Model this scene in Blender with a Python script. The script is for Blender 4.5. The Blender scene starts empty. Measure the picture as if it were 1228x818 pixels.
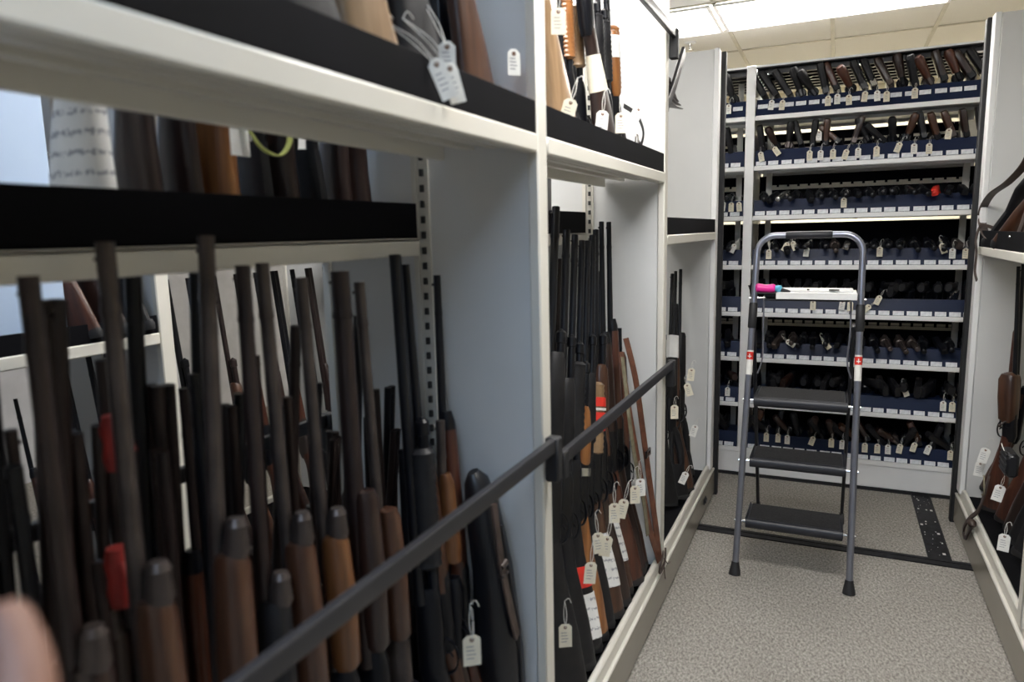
import bpy, bmesh, math, random
from mathutils import Vector, Matrix, Euler
R = math.radians
S = bpy.context.scene
COL = S.collection

# ------------------------------------------------------------------ camera, world, exposure
W_PX, H_PX, F_PX = 1228, 818, 845.0
cam_d = bpy.data.cameras.new('camera'); cam = bpy.data.objects.new('camera', cam_d); COL.objects.link(cam)
cam_d.sensor_width = 36.0; cam_d.lens = 36.0 * F_PX / W_PX; cam_d.clip_start = 0.02
yaw, pitch, roll = R(24.687), R(8.763), R(-1.329)
fwd = Vector((-math.sin(yaw) * math.cos(pitch), math.cos(yaw) * math.cos(pitch), -math.sin(pitch)))
rt = Vector((math.cos(yaw), math.sin(yaw), 0)); up = rt.cross(fwd)
rt2 = rt * math.cos(roll) + up * math.sin(roll); up2 = -rt * math.sin(roll) + up * math.cos(roll)
cam.matrix_world = Matrix(((rt2.x, up2.x, -fwd.x, 0), (rt2.y, up2.y, -fwd.y, 0), (rt2.z, up2.z, -fwd.z, 1.5), (0, 0, 0, 1)))
cam_d.dof.use_dof = True; cam_d.dof.focus_distance = 3.3; cam_d.dof.aperture_fstop = 2.8
S.camera = cam
S.view_settings.view_transform = 'Standard'; S.view_settings.look = 'None'
S.view_settings.gamma = 1.0; S.view_settings.exposure = 0.76; S.view_settings.use_curve_mapping = False
world = bpy.data.worlds.new('world'); S.world = world; world.use_nodes = True
bgn = world.node_tree.nodes['Background']; bgn.inputs[0].default_value = (0.5, 0.6, 0.8, 1); bgn.inputs[1].default_value = 0.03
# ceiling troffers: (x0, x1, y0, y1, colour, strength)
CEIL = 2.75
TROFFERS = [(-0.69, 0.53, 4.31, 4.90, (1.0, 0.96, 0.90), 19.0), (-1.90, -0.71, 4.31, 4.90, (1.0, 0.97, 0.92), 17.0),
            (-0.69, 0.53, 1.29, 1.88, (1.0, 0.97, 0.93), 18.0), (-0.69, 0.53, -1.12, -0.53, (0.55, 0.74, 1.0), 13.0),
            (-1.90, -1.30, 0.09, 0.68, (0.55, 0.74, 1.0), 5.0), (-0.69, 0.53, 6.12, 6.71, (1.0, 0.96, 0.88), 24.0),
            (-1.90, -0.71, 1.90, 2.48, (1.0, 0.97, 0.93), 10.0)]  # last panel is unseen, added to brighten the left rack end panel

# ------------------------------------------------------------------ materials
def mat(name, c, rough=0.5, metal=0.0, c2=None, scale=8.0, bump=0.0, stretch=(1, 1, 1), detail=3.0, emit=None, spec=0.5, coat=0.0):
    m = bpy.data.materials.new(name); m.use_nodes = True; nt = m.node_tree; b = nt.nodes['Principled BSDF']
    b.inputs['Roughness'].default_value = rough; b.inputs['Metallic'].default_value = metal
    b.inputs['Specular IOR Level'].default_value = spec
    if coat: b.inputs['Coat Weight'].default_value = coat; b.inputs['Coat Roughness'].default_value = 0.2
    c2 = c2 or tuple(v * 0.88 for v in c)
    tc = nt.nodes.new('ShaderNodeTexCoord'); mp = nt.nodes.new('ShaderNodeMapping'); mp.inputs['Scale'].default_value = stretch
    nz = nt.nodes.new('ShaderNodeTexNoise'); nz.inputs['Scale'].default_value = scale; nz.inputs['Detail'].default_value = detail
    cr = nt.nodes.new('ShaderNodeValToRGB'); cr.color_ramp.elements[0].position = 0.35; cr.color_ramp.elements[1].position = 0.65
    cr.color_ramp.elements[0].color = (*c2, 1); cr.color_ramp.elements[1].color = (*c, 1)
    L = nt.links
    L.new(tc.outputs['Object'], mp.inputs['Vector']); L.new(mp.outputs[0], nz.inputs['Vector'])
    L.new(nz.outputs['Fac'], cr.inputs['Fac']); L.new(cr.outputs['Color'], b.inputs['Base Color'])
    if bump:
        bp = nt.nodes.new('ShaderNodeBump'); bp.inputs['Strength'].default_value = bump; bp.inputs['Distance'].default_value = 0.002
        L.new(nz.outputs['Fac'], bp.inputs['Height']); L.new(bp.outputs[0], b.inputs['Normal'])
    if emit:
        b.inputs['Emission Color'].default_value = (*emit[0], 1); b.inputs['Emission Strength'].default_value = emit[1]
    return m

M = {}
M['panel'] = mat('painted_panel', (0.66, 0.665, 0.66), 0.42, c2=(0.62, 0.625, 0.62), scale=3)
M['cream'] = mat('cream_enamel', (0.68, 0.66, 0.60), 0.38, c2=(0.64, 0.62, 0.56), scale=4)
M['taupe'] = mat('taupe_fascia', (0.27, 0.25, 0.205), 0.26, c2=(0.255, 0.235, 0.19), scale=5)
M['white'] = mat('white_enamel', (0.88, 0.88, 0.88), 0.35, c2=(0.85, 0.85, 0.85), scale=5)
M['lip'] = mat('black_lip', (0.006, 0.006, 0.008), 0.75, c2=(0.005, 0.005, 0.006), scale=6, spec=0.06)
M['tray'] = mat('blue_lit_black_tray', (0.009, 0.017, 0.052), 0.38, c2=(0.007, 0.014, 0.042), scale=6, spec=0.18)  # black tray; the blue of reflected light is put into its base colour
M['rubber'] = mat('black_rubber', (0.015, 0.015, 0.017), 0.6, c2=(0.01, 0.01, 0.012), scale=20)
M['bar'] = mat('dark_bar', (0.020, 0.020, 0.024), 0.42, c2=(0.012, 0.012, 0.015), scale=12, stretch=(1, .2, 1))
M['slot'] = mat('slot_hole', (0.03, 0.03, 0.03), 0.8)
M['gunblack'] = mat('blued_steel', (0.006, 0.007, 0.010), 0.30, metal=0.0, c2=(0.004, 0.004, 0.006), scale=15, spec=0.3)
M['gungrey'] = mat('worn_grey_steel', (0.085, 0.068, 0.062), 0.36, metal=0.5, c2=(0.042, 0.033, 0.031), scale=12)
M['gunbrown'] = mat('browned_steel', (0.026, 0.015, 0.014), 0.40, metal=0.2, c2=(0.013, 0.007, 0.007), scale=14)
M['poly'] = mat('black_polymer', (0.010, 0.010, 0.012), 0.5, c2=(0.006, 0.006, 0.008), scale=40, bump=0.3, spec=0.35)
M['chrome'] = mat('nickel_steel', (0.55, 0.54, 0.52), 0.22, metal=0.95, c2=(0.45, 0.44, 0.43))
def wood(n, a, b, r=0.36): return mat(n, a, r, c2=b, scale=22, stretch=(3, 3, 0.25), detail=6, coat=0.25)
M['walnut'] = wood('walnut', (0.075, 0.031, 0.016), (0.034, 0.013, 0.007))
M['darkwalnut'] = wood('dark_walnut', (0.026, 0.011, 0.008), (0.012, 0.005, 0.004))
M['redwood'] = wood('red_brown_wood', (0.085, 0.025, 0.012), (0.038, 0.011, 0.006))
M['orange'] = wood('orange_wood', (0.28, 0.115, 0.032), (0.17, 0.062, 0.018))
M['tan'] = wood('tan_wood', (0.28, 0.18, 0.10), (0.18, 0.11, 0.055))
M['honey'] = wood('honey_wood', (0.15, 0.060, 0.020), (0.085, 0.032, 0.011))
M['leather'] = mat('brown_leather', (0.15, 0.055, 0.03), 0.45, c2=(0.09, 0.032, 0.018), scale=30, bump=0.3)
M['darkleather'] = mat('dark_leather', (0.065, 0.042, 0.034), 0.5, c2=(0.035, 0.022, 0.018), scale=30, bump=0.3)
M['olive'] = mat('olive_webbing', (0.20, 0.18, 0.12), 0.8, c2=(0.14, 0.125, 0.08), scale=60)
M['nylon'] = mat('black_nylon', (0.007, 0.008, 0.011), 0.38, c2=(0.004, 0.004, 0.006), scale=9, bump=0.8)
M['tag'] = mat('manila_tag', (0.74, 0.69, 0.56), 0.7, c2=(0.68, 0.63, 0.50), scale=40)
M['tagwhite'] = mat('white_tag', (0.80, 0.79, 0.75), 0.7, c2=(0.72, 0.71, 0.67), scale=40)
M['hole'] = mat('tag_eyelet', (0.16, 0.08, 0.045), 0.7)
M['string'] = mat('white_string', (0.75, 0.74, 0.70), 0.8, c2=(0.6, 0.59, 0.55), scale=80)
M['ink'] = mat('faded_ink', (0.22, 0.22, 0.25), 0.8)
M['paper'] = mat('white_paper', (0.80, 0.80, 0.79), 0.75, c2=(0.74, 0.74, 0.73), scale=20)
def paper_ruled():
    m = mat('handwritten_paper', (0.80, 0.80, 0.79), 0.75, c2=(0.74, 0.74, 0.73), scale=20); nt = m.node_tree; L = nt.links; b = nt.nodes['Principled BSDF']
    src = b.inputs['Base Color'].links[0].from_socket
    tc = nt.nodes.new('ShaderNodeTexCoord'); wv = nt.nodes.new('ShaderNodeTexWave'); wv.bands_direction = 'Z'; wv.inputs['Scale'].default_value = 11; wv.inputs['Distortion'].default_value = 1.2; wv.inputs['Detail Scale'].default_value = 30
    nz = nt.nodes.new('ShaderNodeTexNoise'); nz.inputs['Scale'].default_value = 160
    L.new(tc.outputs['Object'], wv.inputs['Vector']); L.new(tc.outputs['Object'], nz.inputs['Vector'])
    mu = nt.nodes.new('ShaderNodeMath'); mu.operation = 'MULTIPLY'; L.new(wv.outputs['Fac'], mu.inputs[0]); L.new(nz.outputs['Fac'], mu.inputs[1])
    cr = nt.nodes.new('ShaderNodeValToRGB'); cr.color_ramp.elements[0].position = .42; cr.color_ramp.elements[1].position = .50
    cr.color_ramp.elements[0].color = (0, 0, 0, 1); cr.color_ramp.elements[1].color = (.75, .75, .75, 1)
    mx = nt.nodes.new('ShaderNodeMix'); mx.data_type = 'RGBA'; L.new(mu.outputs[0], cr.inputs[0]); L.new(cr.outputs[0], mx.inputs[0]); L.new(src, mx.inputs[6])
    mx.inputs[7].default_value = (.20, .21, .26, 1); L.new(mx.outputs[2], b.inputs['Base Color']); return m
M['ruled'] = paper_ruled()
M['skin'] = mat('skin', (0.26, 0.135, 0.095), 0.6, c2=(0.22, 0.11, 0.075), scale=25)
M['sleeve'] = mat('dark_sleeve', (0.02, 0.022, 0.03), 0.8, c2=(0.014, 0.015, 0.02), scale=60)
M['card'] = mat('label_card_white', (0.84, 0.86, 0.90), 0.5, c2=(0.66, 0.68, 0.73), scale=60)
M['redtape'] = mat('red_tape', (0.75, 0.035, 0.02), 0.45, c2=(0.6, 0.025, 0.015), scale=20)
M['veiledred'] = mat('veiled_red_tape', (0.30, 0.018, 0.012), 0.6, c2=(0.2, 0.012, 0.008), scale=30)  # red tape with the dark veil over it put into the colour
M['orangetape'] = mat('orange_tape', (0.75, 0.10, 0.04), 0.5, c2=(0.6, 0.07, 0.03), scale=20)
M['bluetape'] = mat('light_blue_tape', (0.10, 0.42, 0.62), 0.5)
M['yellow'] = mat('yellow_green_band', (0.55, 0.60, 0.18), 0.6)
M['pink'] = mat('hot_pink_plastic', (0.85, 0.03, 0.33), 0.35, c2=(0.7, 0.02, 0.26), scale=12)
M['glareblue'] = mat('pale_blue_glare', (0.50, 0.62, 0.80), 0.5, c2=(0.44, 0.56, 0.75), scale=3)  # colour of the pale blue glare at the left edge
M['alu'] = mat('grey_ladder_steel', (0.27, 0.28, 0.33), 0.28, metal=0.75, c2=(0.23, 0.24, 0.29), scale=10)
M['step'] = mat('charcoal_step', (0.024, 0.025, 0.031), 0.42, c2=(0.018, 0.019, 0.024), scale=10, spec=0.35)
M['mat'] = mat('ribbed_tread', (0.022, 0.021, 0.022), 0.85, c2=(0.012, 0.012, 0.013), scale=120, bump=0.8)
M['ceil'] = mat('ceiling_tile', (0.90, 0.875, 0.81), 0.9, c2=(0.87, 0.845, 0.78), scale=120, bump=0.2)
M['tbar'] = mat('ceiling_grid', (0.62, 0.58, 0.48), 0.5)
M['wall'] = mat('cream_wall', (0.80, 0.74, 0.58), 0.8, c2=(0.78, 0.72, 0.56), scale=3)
M['wallgrey'] = mat('grey_wall', (0.5, 0.5, 0.52), 0.8)
M['scuff'] = mat('scuffed_track', (0.022, 0.022, 0.026), 0.5, c2=(0.006, 0.006, 0.007), scale=30, spec=0.3)
for i, t in enumerate(TROFFERS):
    M['lamp%d' % i] = mat('lamp_diffuser_%d' % i, (0.9, 0.9, 0.9), 0.5, emit=(t[4], t[5]))

def floor_mat():
    m = bpy.data.materials.new('speckled_carpet'); m.use_nodes = True; nt = m.node_tree; b = nt.nodes['Principled BSDF']; L = nt.links
    tc = nt.nodes.new('ShaderNodeTexCoord')
    n1 = nt.nodes.new('ShaderNodeTexNoise'); n1.inputs['Scale'].default_value = 120; n1.inputs['Detail'].default_value = 5; n1.inputs['Roughness'].default_value = 0.7
    mp = nt.nodes.new('ShaderNodeMapping'); mp.inputs['Scale'].default_value = (1, 0.55, 1); mp.inputs['Rotation'].default_value = (0, 0, 0.7)
    L.new(tc.outputs['Object'], mp.inputs[0]); L.new(mp.outputs[0], n1.inputs['Vector'])
    r1 = nt.nodes.new('ShaderNodeValToRGB'); e = r1.color_ramp.elements
    e[0].position = 0.33; e[0].color = (0.13, 0.12, 0.107, 1); e[1].position = 0.66; e[1].color = (0.49, 0.462, 0.42, 1)
    mid = r1.color_ramp.elements.new(0.49); mid.color = (0.30, 0.28, 0.252, 1)
    L.new(n1.outputs['Fac'], r1.inputs['Fac'])
    n2 = nt.nodes.new('ShaderNodeTexNoise'); n2.inputs['Scale'].default_value = 2.5; n2.inputs['Detail'].default_value = 4
    L.new(tc.outputs['Object'], n2.inputs['Vector'])
    r2 = nt.nodes.new('ShaderNodeValToRGB'); r2.color_ramp.elements[0].position = .3; r2.color_ramp.elements[1].position = .7
    r2.color_ramp.elements[0].color = (0.86, 0.85, 0.84, 1); r2.color_ramp.elements[1].color = (1, 1, 1, 1)
    L.new(n2.outputs['Fac'], r2.inputs['Fac'])
    mx = nt.nodes.new('ShaderNodeMix'); mx.data_type = 'RGBA'; mx.blend_type = 'MULTIPLY'; mx.inputs[0].default_value = 1
    L.new(r1.outputs[0], mx.inputs[6]); L.new(r2.outputs[0], mx.inputs[7]); L.new(mx.outputs[2], b.inputs['Base Color'])
    bp = nt.nodes.new('ShaderNodeBump'); bp.inputs['Strength'].default_value = 0.25; bp.inputs['Distance'].default_value = 0.003
    L.new(n1.outputs['Fac'], bp.inputs['Height']); L.new(bp.outputs[0], b.inputs['Normal'])
    b.inputs['Roughness'].default_value = 0.75
    return m
M['floor'] = floor_mat()

# ------------------------------------------------------------------ mesh helpers
def box(bm, x0, x1, y0, y1, z0, z1, bev=0.0, mx=None):
    x0, x1 = sorted((x0, x1)); y0, y1 = sorted((y0, y1)); z0, z1 = sorted((z0, z1))
    g = bmesh.ops.create_cube(bm, size=1)
    vs = g['verts']
    for v in vs: v.co = Vector((x0 + (v.co.x + .5) * (x1 - x0), y0 + (v.co.y + .5) * (y1 - y0), z0 + (v.co.z + .5) * (z1 - z0)))
    if bev:
        es = list({e for v in vs for e in v.link_edges})
        r = bmesh.ops.bevel(bm, geom=es, offset=bev, segments=1, affect='EDGES', profile=0.5)
        vs = list({v for f in r['faces'] for v in f.verts} | {v for v in vs if v.is_valid})
    if mx is not None:
        for v in vs: v.co = mx @ v.co
    return vs

def loft(bm, pts, rad, ref=(1, 0, 0), n=12, p=2.0, cap=True, mx=None):
    """tube along pts; rad = one (a,b) or a list; a lies along ref, b across it; p = superellipse power"""
    pts = [Vector(q) for q in pts]
    if not isinstance(rad, list): rad = [rad] * len(pts)
    rad = [(r, r) if not isinstance(r, tuple) else r for r in rad]
    ref = Vector(ref).normalized(); rings = []
    for i, q in enumerate(pts):
        t = (pts[min(i + 1, len(pts) - 1)] - pts[max(i - 1, 0)]).normalized()
        a = (ref - t * ref.dot(t))
        if a.length < 0.15: a = t.orthogonal()
        a.normalize(); b = t.cross(a)
        ring = []
        for k in range(n):
            th = 2 * math.pi * k / n; c, s = math.cos(th), math.sin(th)
            cc = math.copysign(abs(c) ** (2 / p), c); ss = math.copysign(abs(s) ** (2 / p), s)
            co = q + a * (rad[i][0] * cc) + b * (rad[i][1] * ss)
            ring.append(bm.verts.new(mx @ co if mx is not None else co))
        rings.append(ring)
    for r0, r1 in zip(rings, rings[1:]):
        for k in range(n): bm.faces.new((r0[k], r0[(k + 1) % n], r1[(k + 1) % n], r1[k]))
    if cap: bm.faces.new(list(reversed(rings[0]))); bm.faces.new(rings[-1])

def ball(bm, c, r, sx=1, sy=1, sz=1, seg=12):
    g = bmesh.ops.create_uvsphere(bm, u_segments=seg, v_segments=max(6, seg // 2), radius=r)
    for v in g['verts']: v.co = Vector((v.co.x * sx, v.co.y * sy, v.co.z * sz)) + Vector(c)

def curve_pts(ctrl, n=8):
    P = [Vector(c) for c in ctrl]; out = []
    for i in range(len(P) - 1):
        p0 = P[max(i - 1, 0)]; p1 = P[i]; p2 = P[i + 1]; p3 = P[min(i + 2, len(P) - 1)]
        for k in range(n):
            t = k / n
            out.append(0.5 * ((2 * p1) + (p2 - p0) * t + (2 * p0 - 5 * p1 + 4 * p2 - p3) * t * t + (3 * p1 - p0 - 3 * p2 + p3) * t ** 3))
    out.append(P[-1]); return out

def fin(bm, name, m):
    bmesh.ops.recalc_face_normals(bm, faces=bm.faces)
    me = bpy.data.meshes.new(name); bm.to_mesh(me); bm.free()
    me.materials.append(M[m] if isinstance(m, str) else m)
    for f in me.polygons: f.use_smooth = True
    me.set_sharp_from_angle(angle=R(38))
    return me

def link(name, me, parent=None, mx=None):
    o = bpy.data.objects.new(name, me); COL.objects.link(o)
    if parent is not None: o.parent = parent
    if mx is not None: o.matrix_local = mx
    return o

def part(name, m, fn, parent=None):
    bm = bmesh.new(); fn(bm); return link(name, fin(bm, name, m), parent)

def tag(o, label=None, cat=None, group=None, kind=None):
    if label: o['label'] = label
    if cat: o['category'] = cat
    if group: o['group'] = group
    if kind: o['kind'] = kind
    return o

def thing(name, label, cat, mx=None, loc=None, group=None):
    o = bpy.data.objects.new(name, None); COL.objects.link(o); o.empty_display_size = 0.05
    if mx is not None: o.matrix_world = mx
    elif loc is not None: o.matrix_world = Matrix.Translation(loc)
    return tag(o, label, cat, group)

def wpart(name, m, fn, root):
    """part built in world coordinates, parented to root without moving"""
    bm = bmesh.new(); fn(bm)
    inv = root.matrix_world.inverted()
    for v in bm.verts: v.co = inv @ v.co
    return link(name, fin(bm, name, m), root)

def structure(name, m, fn):
    return tag(part(name, m, fn), kind='structure')

ORD = ['first', 'second', 'third', 'fourth', 'fifth', 'sixth', 'seventh', 'eighth', 'ninth', 'tenth', 'eleventh', 'twelfth', 'thirteenth',
       'fourteenth', 'fifteenth', 'sixteenth', 'seventeenth', 'eighteenth', 'nineteenth', 'twentieth', 'twenty-first', 'twenty-second', 'twenty-third']
rnd = random.Random(11)

# ------------------------------------------------------------------ room shell
RX0, RX1, RY0, RY1 = -4.6, 3.2, -2.6, 7.4
structure('floor', 'floor', lambda b: box(b, RX0, RX1, RY0, RY1, -0.1, 0))
structure('ceiling', 'ceil', lambda b: box(b, RX0, RX1, RY0, RY1, CEIL, CEIL + 0.1))
structure('wall_back', 'wall', lambda b: box(b, RX0, RX1, RY1, RY1 + .1, 0, CEIL))
structure('wall_front', 'wallgrey', lambda b: box(b, RX0, RX1, RY0 - .1, RY0, 0, CEIL))
structure('wall_left', 'wallgrey', lambda b: box(b, RX0 - .1, RX0, RY0, RY1, 0, CEIL))
structure('wall_right', 'wall', lambda b: box(b, RX1, RX1 + .1, RY0, RY1, 0, CEIL))
def grid(b):
    k = -7
    while k < 7:
        x = -0.683 + 0.603 * k
        if RX0 < x < RX1:
            pos = [RY0, RY1]
            box(b, x - .012, x + .012, RY0, RY1, CEIL - .006, CEIL)
        k += 1
    for j in range(-12, 6):
        y = 4.905 + 0.603 * j
        if RY0 < y < RY1: box(b, RX0, RX1, y - .012, y + .012, CEIL - .006, CEIL)
structure('trim_1', 'tbar', grid)
names = ['above the back rack top edge', 'at the left beyond the raised bar', 'above the aisle overhead', 'behind the viewer above the aisle', 'above the hidden left aisle', 'beyond the back rack', 'added above the left rack to brighten its end panel']
for i, t in enumerate(TROFFERS):
    x0, x1, y0, y1 = t[:4]
    r = thing('ceiling_light', 'white recessed ceiling light panel ' + names[i], 'light', loc=(0, 0, CEIL))
    z = -0.008
    def fr(b):
        for a in ((x0, x1, y0, y0 + .02), (x0, x1, y1 - .02, y1), (x0, x0 + .02, y0 + .02, y1 - .02), (x1 - .02, x1, y0 + .02, y1 - .02)): box(b, *a, z - .012, z + .0)
        if i < 2: box(b, x0, x1, y0 + .10, y0 + .13, z - .008, z)
    part('frame', 'white', fr, r)
    part('diffuser', 'lamp%d' % i, lambda b: box(b, x0 + .02, x1 - .02, y0 + .02, y1 - .02, z - .004, z), r)
r = thing('sprinkler', 'small white sprinkler head on the ceiling above the left rack end', 'sprinkler', loc=(-0.962, 5.114, CEIL))
part('escutcheon', 'white', lambda b: loft(b, [(0, 0, 0), (0, 0, -.006), (0, 0, -.010)], [.04, .038, .02], n=20), r)
part('head', 'chrome', lambda b: (loft(b, [(0, 0, -.01), (0, 0, -.03), (0, 0, -.05)], [.014, .012, .008], n=12), loft(b, [(0, 0, -.05), (0, 0, -.054)], [.022, .022], n=14)), r)

# floor tracks
def strip(b, x0, x1, y0, y1, h): box(b, x0, x1, y0, y1, 0, h, 0.002)
r = thing('floor_track', 'black recessed rail crossing the floor between the two carriages', 'floor track', loc=(0, 3.46, 0))
wpart('rail', 'scuff', lambda b: (box(b, -2.6, 1.6, 3.428, 3.452, 0.0, .006, .001), box(b, -2.6, 1.6, 3.474, 3.498, 0.0, .006, .001)), r)
wpart('channel', 'rubber', lambda b: box(b, -2.6, 1.6, 3.452, 3.474, 0.0, .003), r)
r = thing('floor_track', 'worn black strip with white scuffs leading to the back rack', 'floor track', loc=(.485, 3.9, 0))
wpart('strip', 'scuff', lambda b: box(b, .442, .528, 3.50, 4.36, 0, .004, .001), r)
def scuffs(b):
    q = random.Random(5)
    for k in range(34):
        x = .448 + q.random() * .07; y = 3.53 + q.random() * .78; s = .001 + q.random() ** 3 * .006
        box(b, x - s, x + s, y - s * 1.6, y + s * 1.6, .004, .0048)
wpart('paint_scuffs', 'tagwhite', scuffs, r)
wpart('edge_bead', 'rubber', lambda b: (box(b, .438, .444, 3.50, 4.36, 0, .006), box(b, .526, .532, 3.50, 4.36, 0, .006)), r)

# ------------------------------------------------------------------ double faced carriages along the aisle
FX = -0.573      # left carriage face
def slotted(b, x0, x1, y, z0, z1, sgn):
    """thin slotted strip lying on a divider face (face normal -y when sgn<0)"""
    box(b, x0, x1, y, y + .006 * sgn, z0, z1)
def slots(b, xc, y, z0, z1, sgn):
    z = z0
    while z < z1:
        box(b, xc - .004, xc + .004, y, y + .0075 * sgn, z, z + .016); z += .035

def carriage(name, label, face, back, divs, y0, y1, s):
    """face: x of aisle face, back: x of far face, s: +1 when the aisle is on +x"""
    r = thing(name, label, 'shelving', loc=((face + back) / 2, (y0 + y1) / 2, 0))
    mid = (face + back) / 2
    wpart('base_fascia', 'taupe', lambda b: (box(b, face, face - s * .02, y0, y1, .012, .150, .003), box(b, back, back + s * .02, y0, y1, .012, .150, .003)), r)
    wpart('base_deck', 'lip', lambda b: box(b, face - s * .02, back + s * .02, y0, y1, .02, .175), r)
    wpart('base_sill', 'cream', lambda b: (box(b, face + s * .002, face - s * .012, y0, y1, .150, .160, .003), box(b, face - s * .012, face - s * .034, y0, y1, .150, .205, .006),
                                            box(b, back + s * .012, back + s * .034, y0, y1, .150, .205, .006)), r)
    for d in divs:
        wpart('divider_panel', 'panel', lambda b: box(b, face - s * .028, back + s * .028, d - .018, d + .018, .18, 2.39, .002), r)
        wpart('face_post', 'cream', lambda b: (box(b, face - s * .002, face - s * .028, d - .026, d + .026, .18, 2.40, .004), box(b, back + s * .002, back + s * .028, d - .026, d + .026, .18, 2.40, .004)), r)
        st = wpart('slotted_upright', 'cream', lambda b: [slotted(b, mid - .022, mid + .022, d - .018, .2, 2.37, -1), slotted(b, mid - .022, mid + .022, d + .018, .2, 2.37, 1),
                   box(b, mid - .012, mid - .006, d - .030, d - .024, .2, 2.37), box(b, mid - .012, mid - .006, d + .024, d + .030, .2, 2.37)], r)
        for sg in (-1, 1):
            bm = bmesh.new(); slots(bm, mid + .008, d + sg * .024, .3, 2.35, sg)
            inv = r.matrix_world.inverted()
            for v in bm.verts: v.co = inv @ v.co
            link('slot_holes', fin(bm, 'slot_holes', 'slot'), st)
    return r

LB = -1.165
left = carriage('mobile_carriage', 'long cream double-faced rolling rack filling the left side of the aisle', FX, LB, [0.225, 1.43, 2.635], -.98, 3.965, 1)
wpart('end_panel', 'panel', lambda b: box(b, FX - .028, LB + .028, 3.83, 3.965, .16, 2.39, .003), left)
wpart('end_post', 'white', lambda b: box(b, FX - .002, FX - .028, 3.83, 3.90, .18, 2.395, .004), left)
wpart('edge_seal', 'rubber', lambda b: box(b, FX + .016, FX - .03, 3.945, 3.985, .0, 2.40, .004), left)
wpart('fascia_latch', 'rubber', lambda b: (box(b, FX, FX + .012, 3.60, 3.64, .075, .095, .003), box(b, FX, FX + .006, 3.59, 3.65, .07, .10, .002)), left)
FR = 0.597; RB = 1.19
right = carriage('mobile_carriage', 'grey double-faced rolling rack along the right side of the aisle', FR, RB, [2.64], 1.40, 4.0, -1)
wpart('end_panel', 'panel', lambda b: box(b, FR + .028, RB - .028, 3.90, 4.0, .16, 2.41, .003), right)
wpart('end_post', 'white', lambda b: box(b, FR + .002, FR + .028, 3.90, 3.975, .18, 2.415, .004), right)
wpart('edge_seal', 'rubber', lambda b: box(b, FR - .016, FR + .03, 3.985, 4.03, .0, 2.415, .004), right)
far = carriage('mobile_carriage', 'third rolling rack glimpsed through the left rack across a hidden aisle', -2.0, -2.58, [0.40, 1.625, 2.83], -.8, 4.0, 1)

def shelf(label, x_front, x_back, y0, y1, z, lip_s, lip=True, lip_h=.068, mt='cream', lip_side='front'):
    """z = top of board"""
    r = thing('shelf', label, 'shelf', loc=((x_front + x_back) / 2, (y0 + y1) / 2, z))
    s = 1 if x_front > x_back else -1
    wpart('board', mt, lambda b: (box(b, x_front - s * .004, x_back, y0, y1, z - .006, z), box(b, x_front, x_front - s * .012, y0, y1, z - .036, z + .002, .004),
                                   box(b, x_front - s * .012, x_front - s * .03, y0, y1, z - .036, z - .028), box(b, x_back, x_back + s * .012, y0, y1, z - .040, z, .002),
                                   box(b, x_front - s * .09, x_front - s * .11, y0, y1, z - .022, z - .006), box(b, x_front - s * .15, x_front - s * .17, y0, y1, z - .022, z - .006)), r)
    if lip:
        xx = x_front - s * .004 if lip_side == 'front' else x_back + s * .004
        k = s if lip_side == 'front' else -s
        wpart('retaining_lip', 'lip', lambda b: (box(b, xx, xx - k * .004, y0 + .003, y1 - .003, z, z + lip_h, .001), box(b, xx, xx - k * .03, y0 + .003, y1 - .003, z, z + .004)), r)
    return r
shelf('upper shelf with black front lip in the nearest left rack bay', FX - .001, -.81, .252, 1.403, 1.70, 1)
shelf('upper shelf with black front lip in the second left rack bay', FX - .001, -.81, 1.457, 2.608, 1.70, 1)
shelf('short shelf with black lip in the last left rack bay', FX - .001, -.84, 2.662, 3.828, 1.475, 1)
shelf('rear shelf seen through the nearest left bay, black backboard', -1.162, -.872, .252, 1.403, 1.492, -1, lip_side='back', lip_h=.078)
shelf('rear shelf seen through the second left bay, black backboard', -1.162, -.872, 1.457, 2.608, 1.492, -1, lip_side='back', lip_h=.078)
shelf('shelf with black lip on the right rack holding the strapped rifles', FR + .001, FR + .27, 2.668, 3.898, 1.385, -1, lip_h=.075)
shelf('far shelf of the hidden rack seen low through the left bay', -2.001, -2.27, .43, 1.598, 1.200, 1, lip_h=.06)
shelf('far shelf of the hidden rack behind the second bay', -2.001, -2.27, 1.655, 2.80, 1.43, 1, lip_h=.06)

def lockbar(label, x, y0, y1, z, s, z2=None):
    z2 = z if z2 is None else z2
    r = thing('locking_bar', label, 'locking bar', loc=(x, (y0 + y1) / 2, z))
    def f(b):
        loft(b, [(x, y0, z), (x, y1, z2)], (.016, .008), ref=(0, 0, 1), n=16, p=8)
    wpart('bar', 'bar', f, r)
    wpart('bracket', 'rubber', lambda b: (box(b, x - s * .018, x + s * .014, y1 - .012, y1 + .018, z2 - .085, z2 + .018, .004)), r)
    wpart('bracket', 'rubber', lambda b: (box(b, x - s * .018, x + s * .012, y0 - .018, y0 + .010, z - .05, z + .018, .004)), r)
    return r
lockbar('black locking bar across the lower guns of the nearest left bay', FX + .020, .24, 1.415, 1.030, 1)
lockbar('black locking bar across the lower guns of the second left bay', FX + .020, 1.47, 2.66, .985, 1)
lockbar('steel locking bar across the top of the second left bay', FX + .018, 1.47, 2.655, 2.185, 1)
lockbar('black locking bar on the rear side of the nearest left bay', LB - .020, .24, 1.415, 1.030, -1)
lockbar('black locking bar on the rear side of the second left bay', LB - .020, 1.47, 2.60, 1.0, -1)
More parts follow.
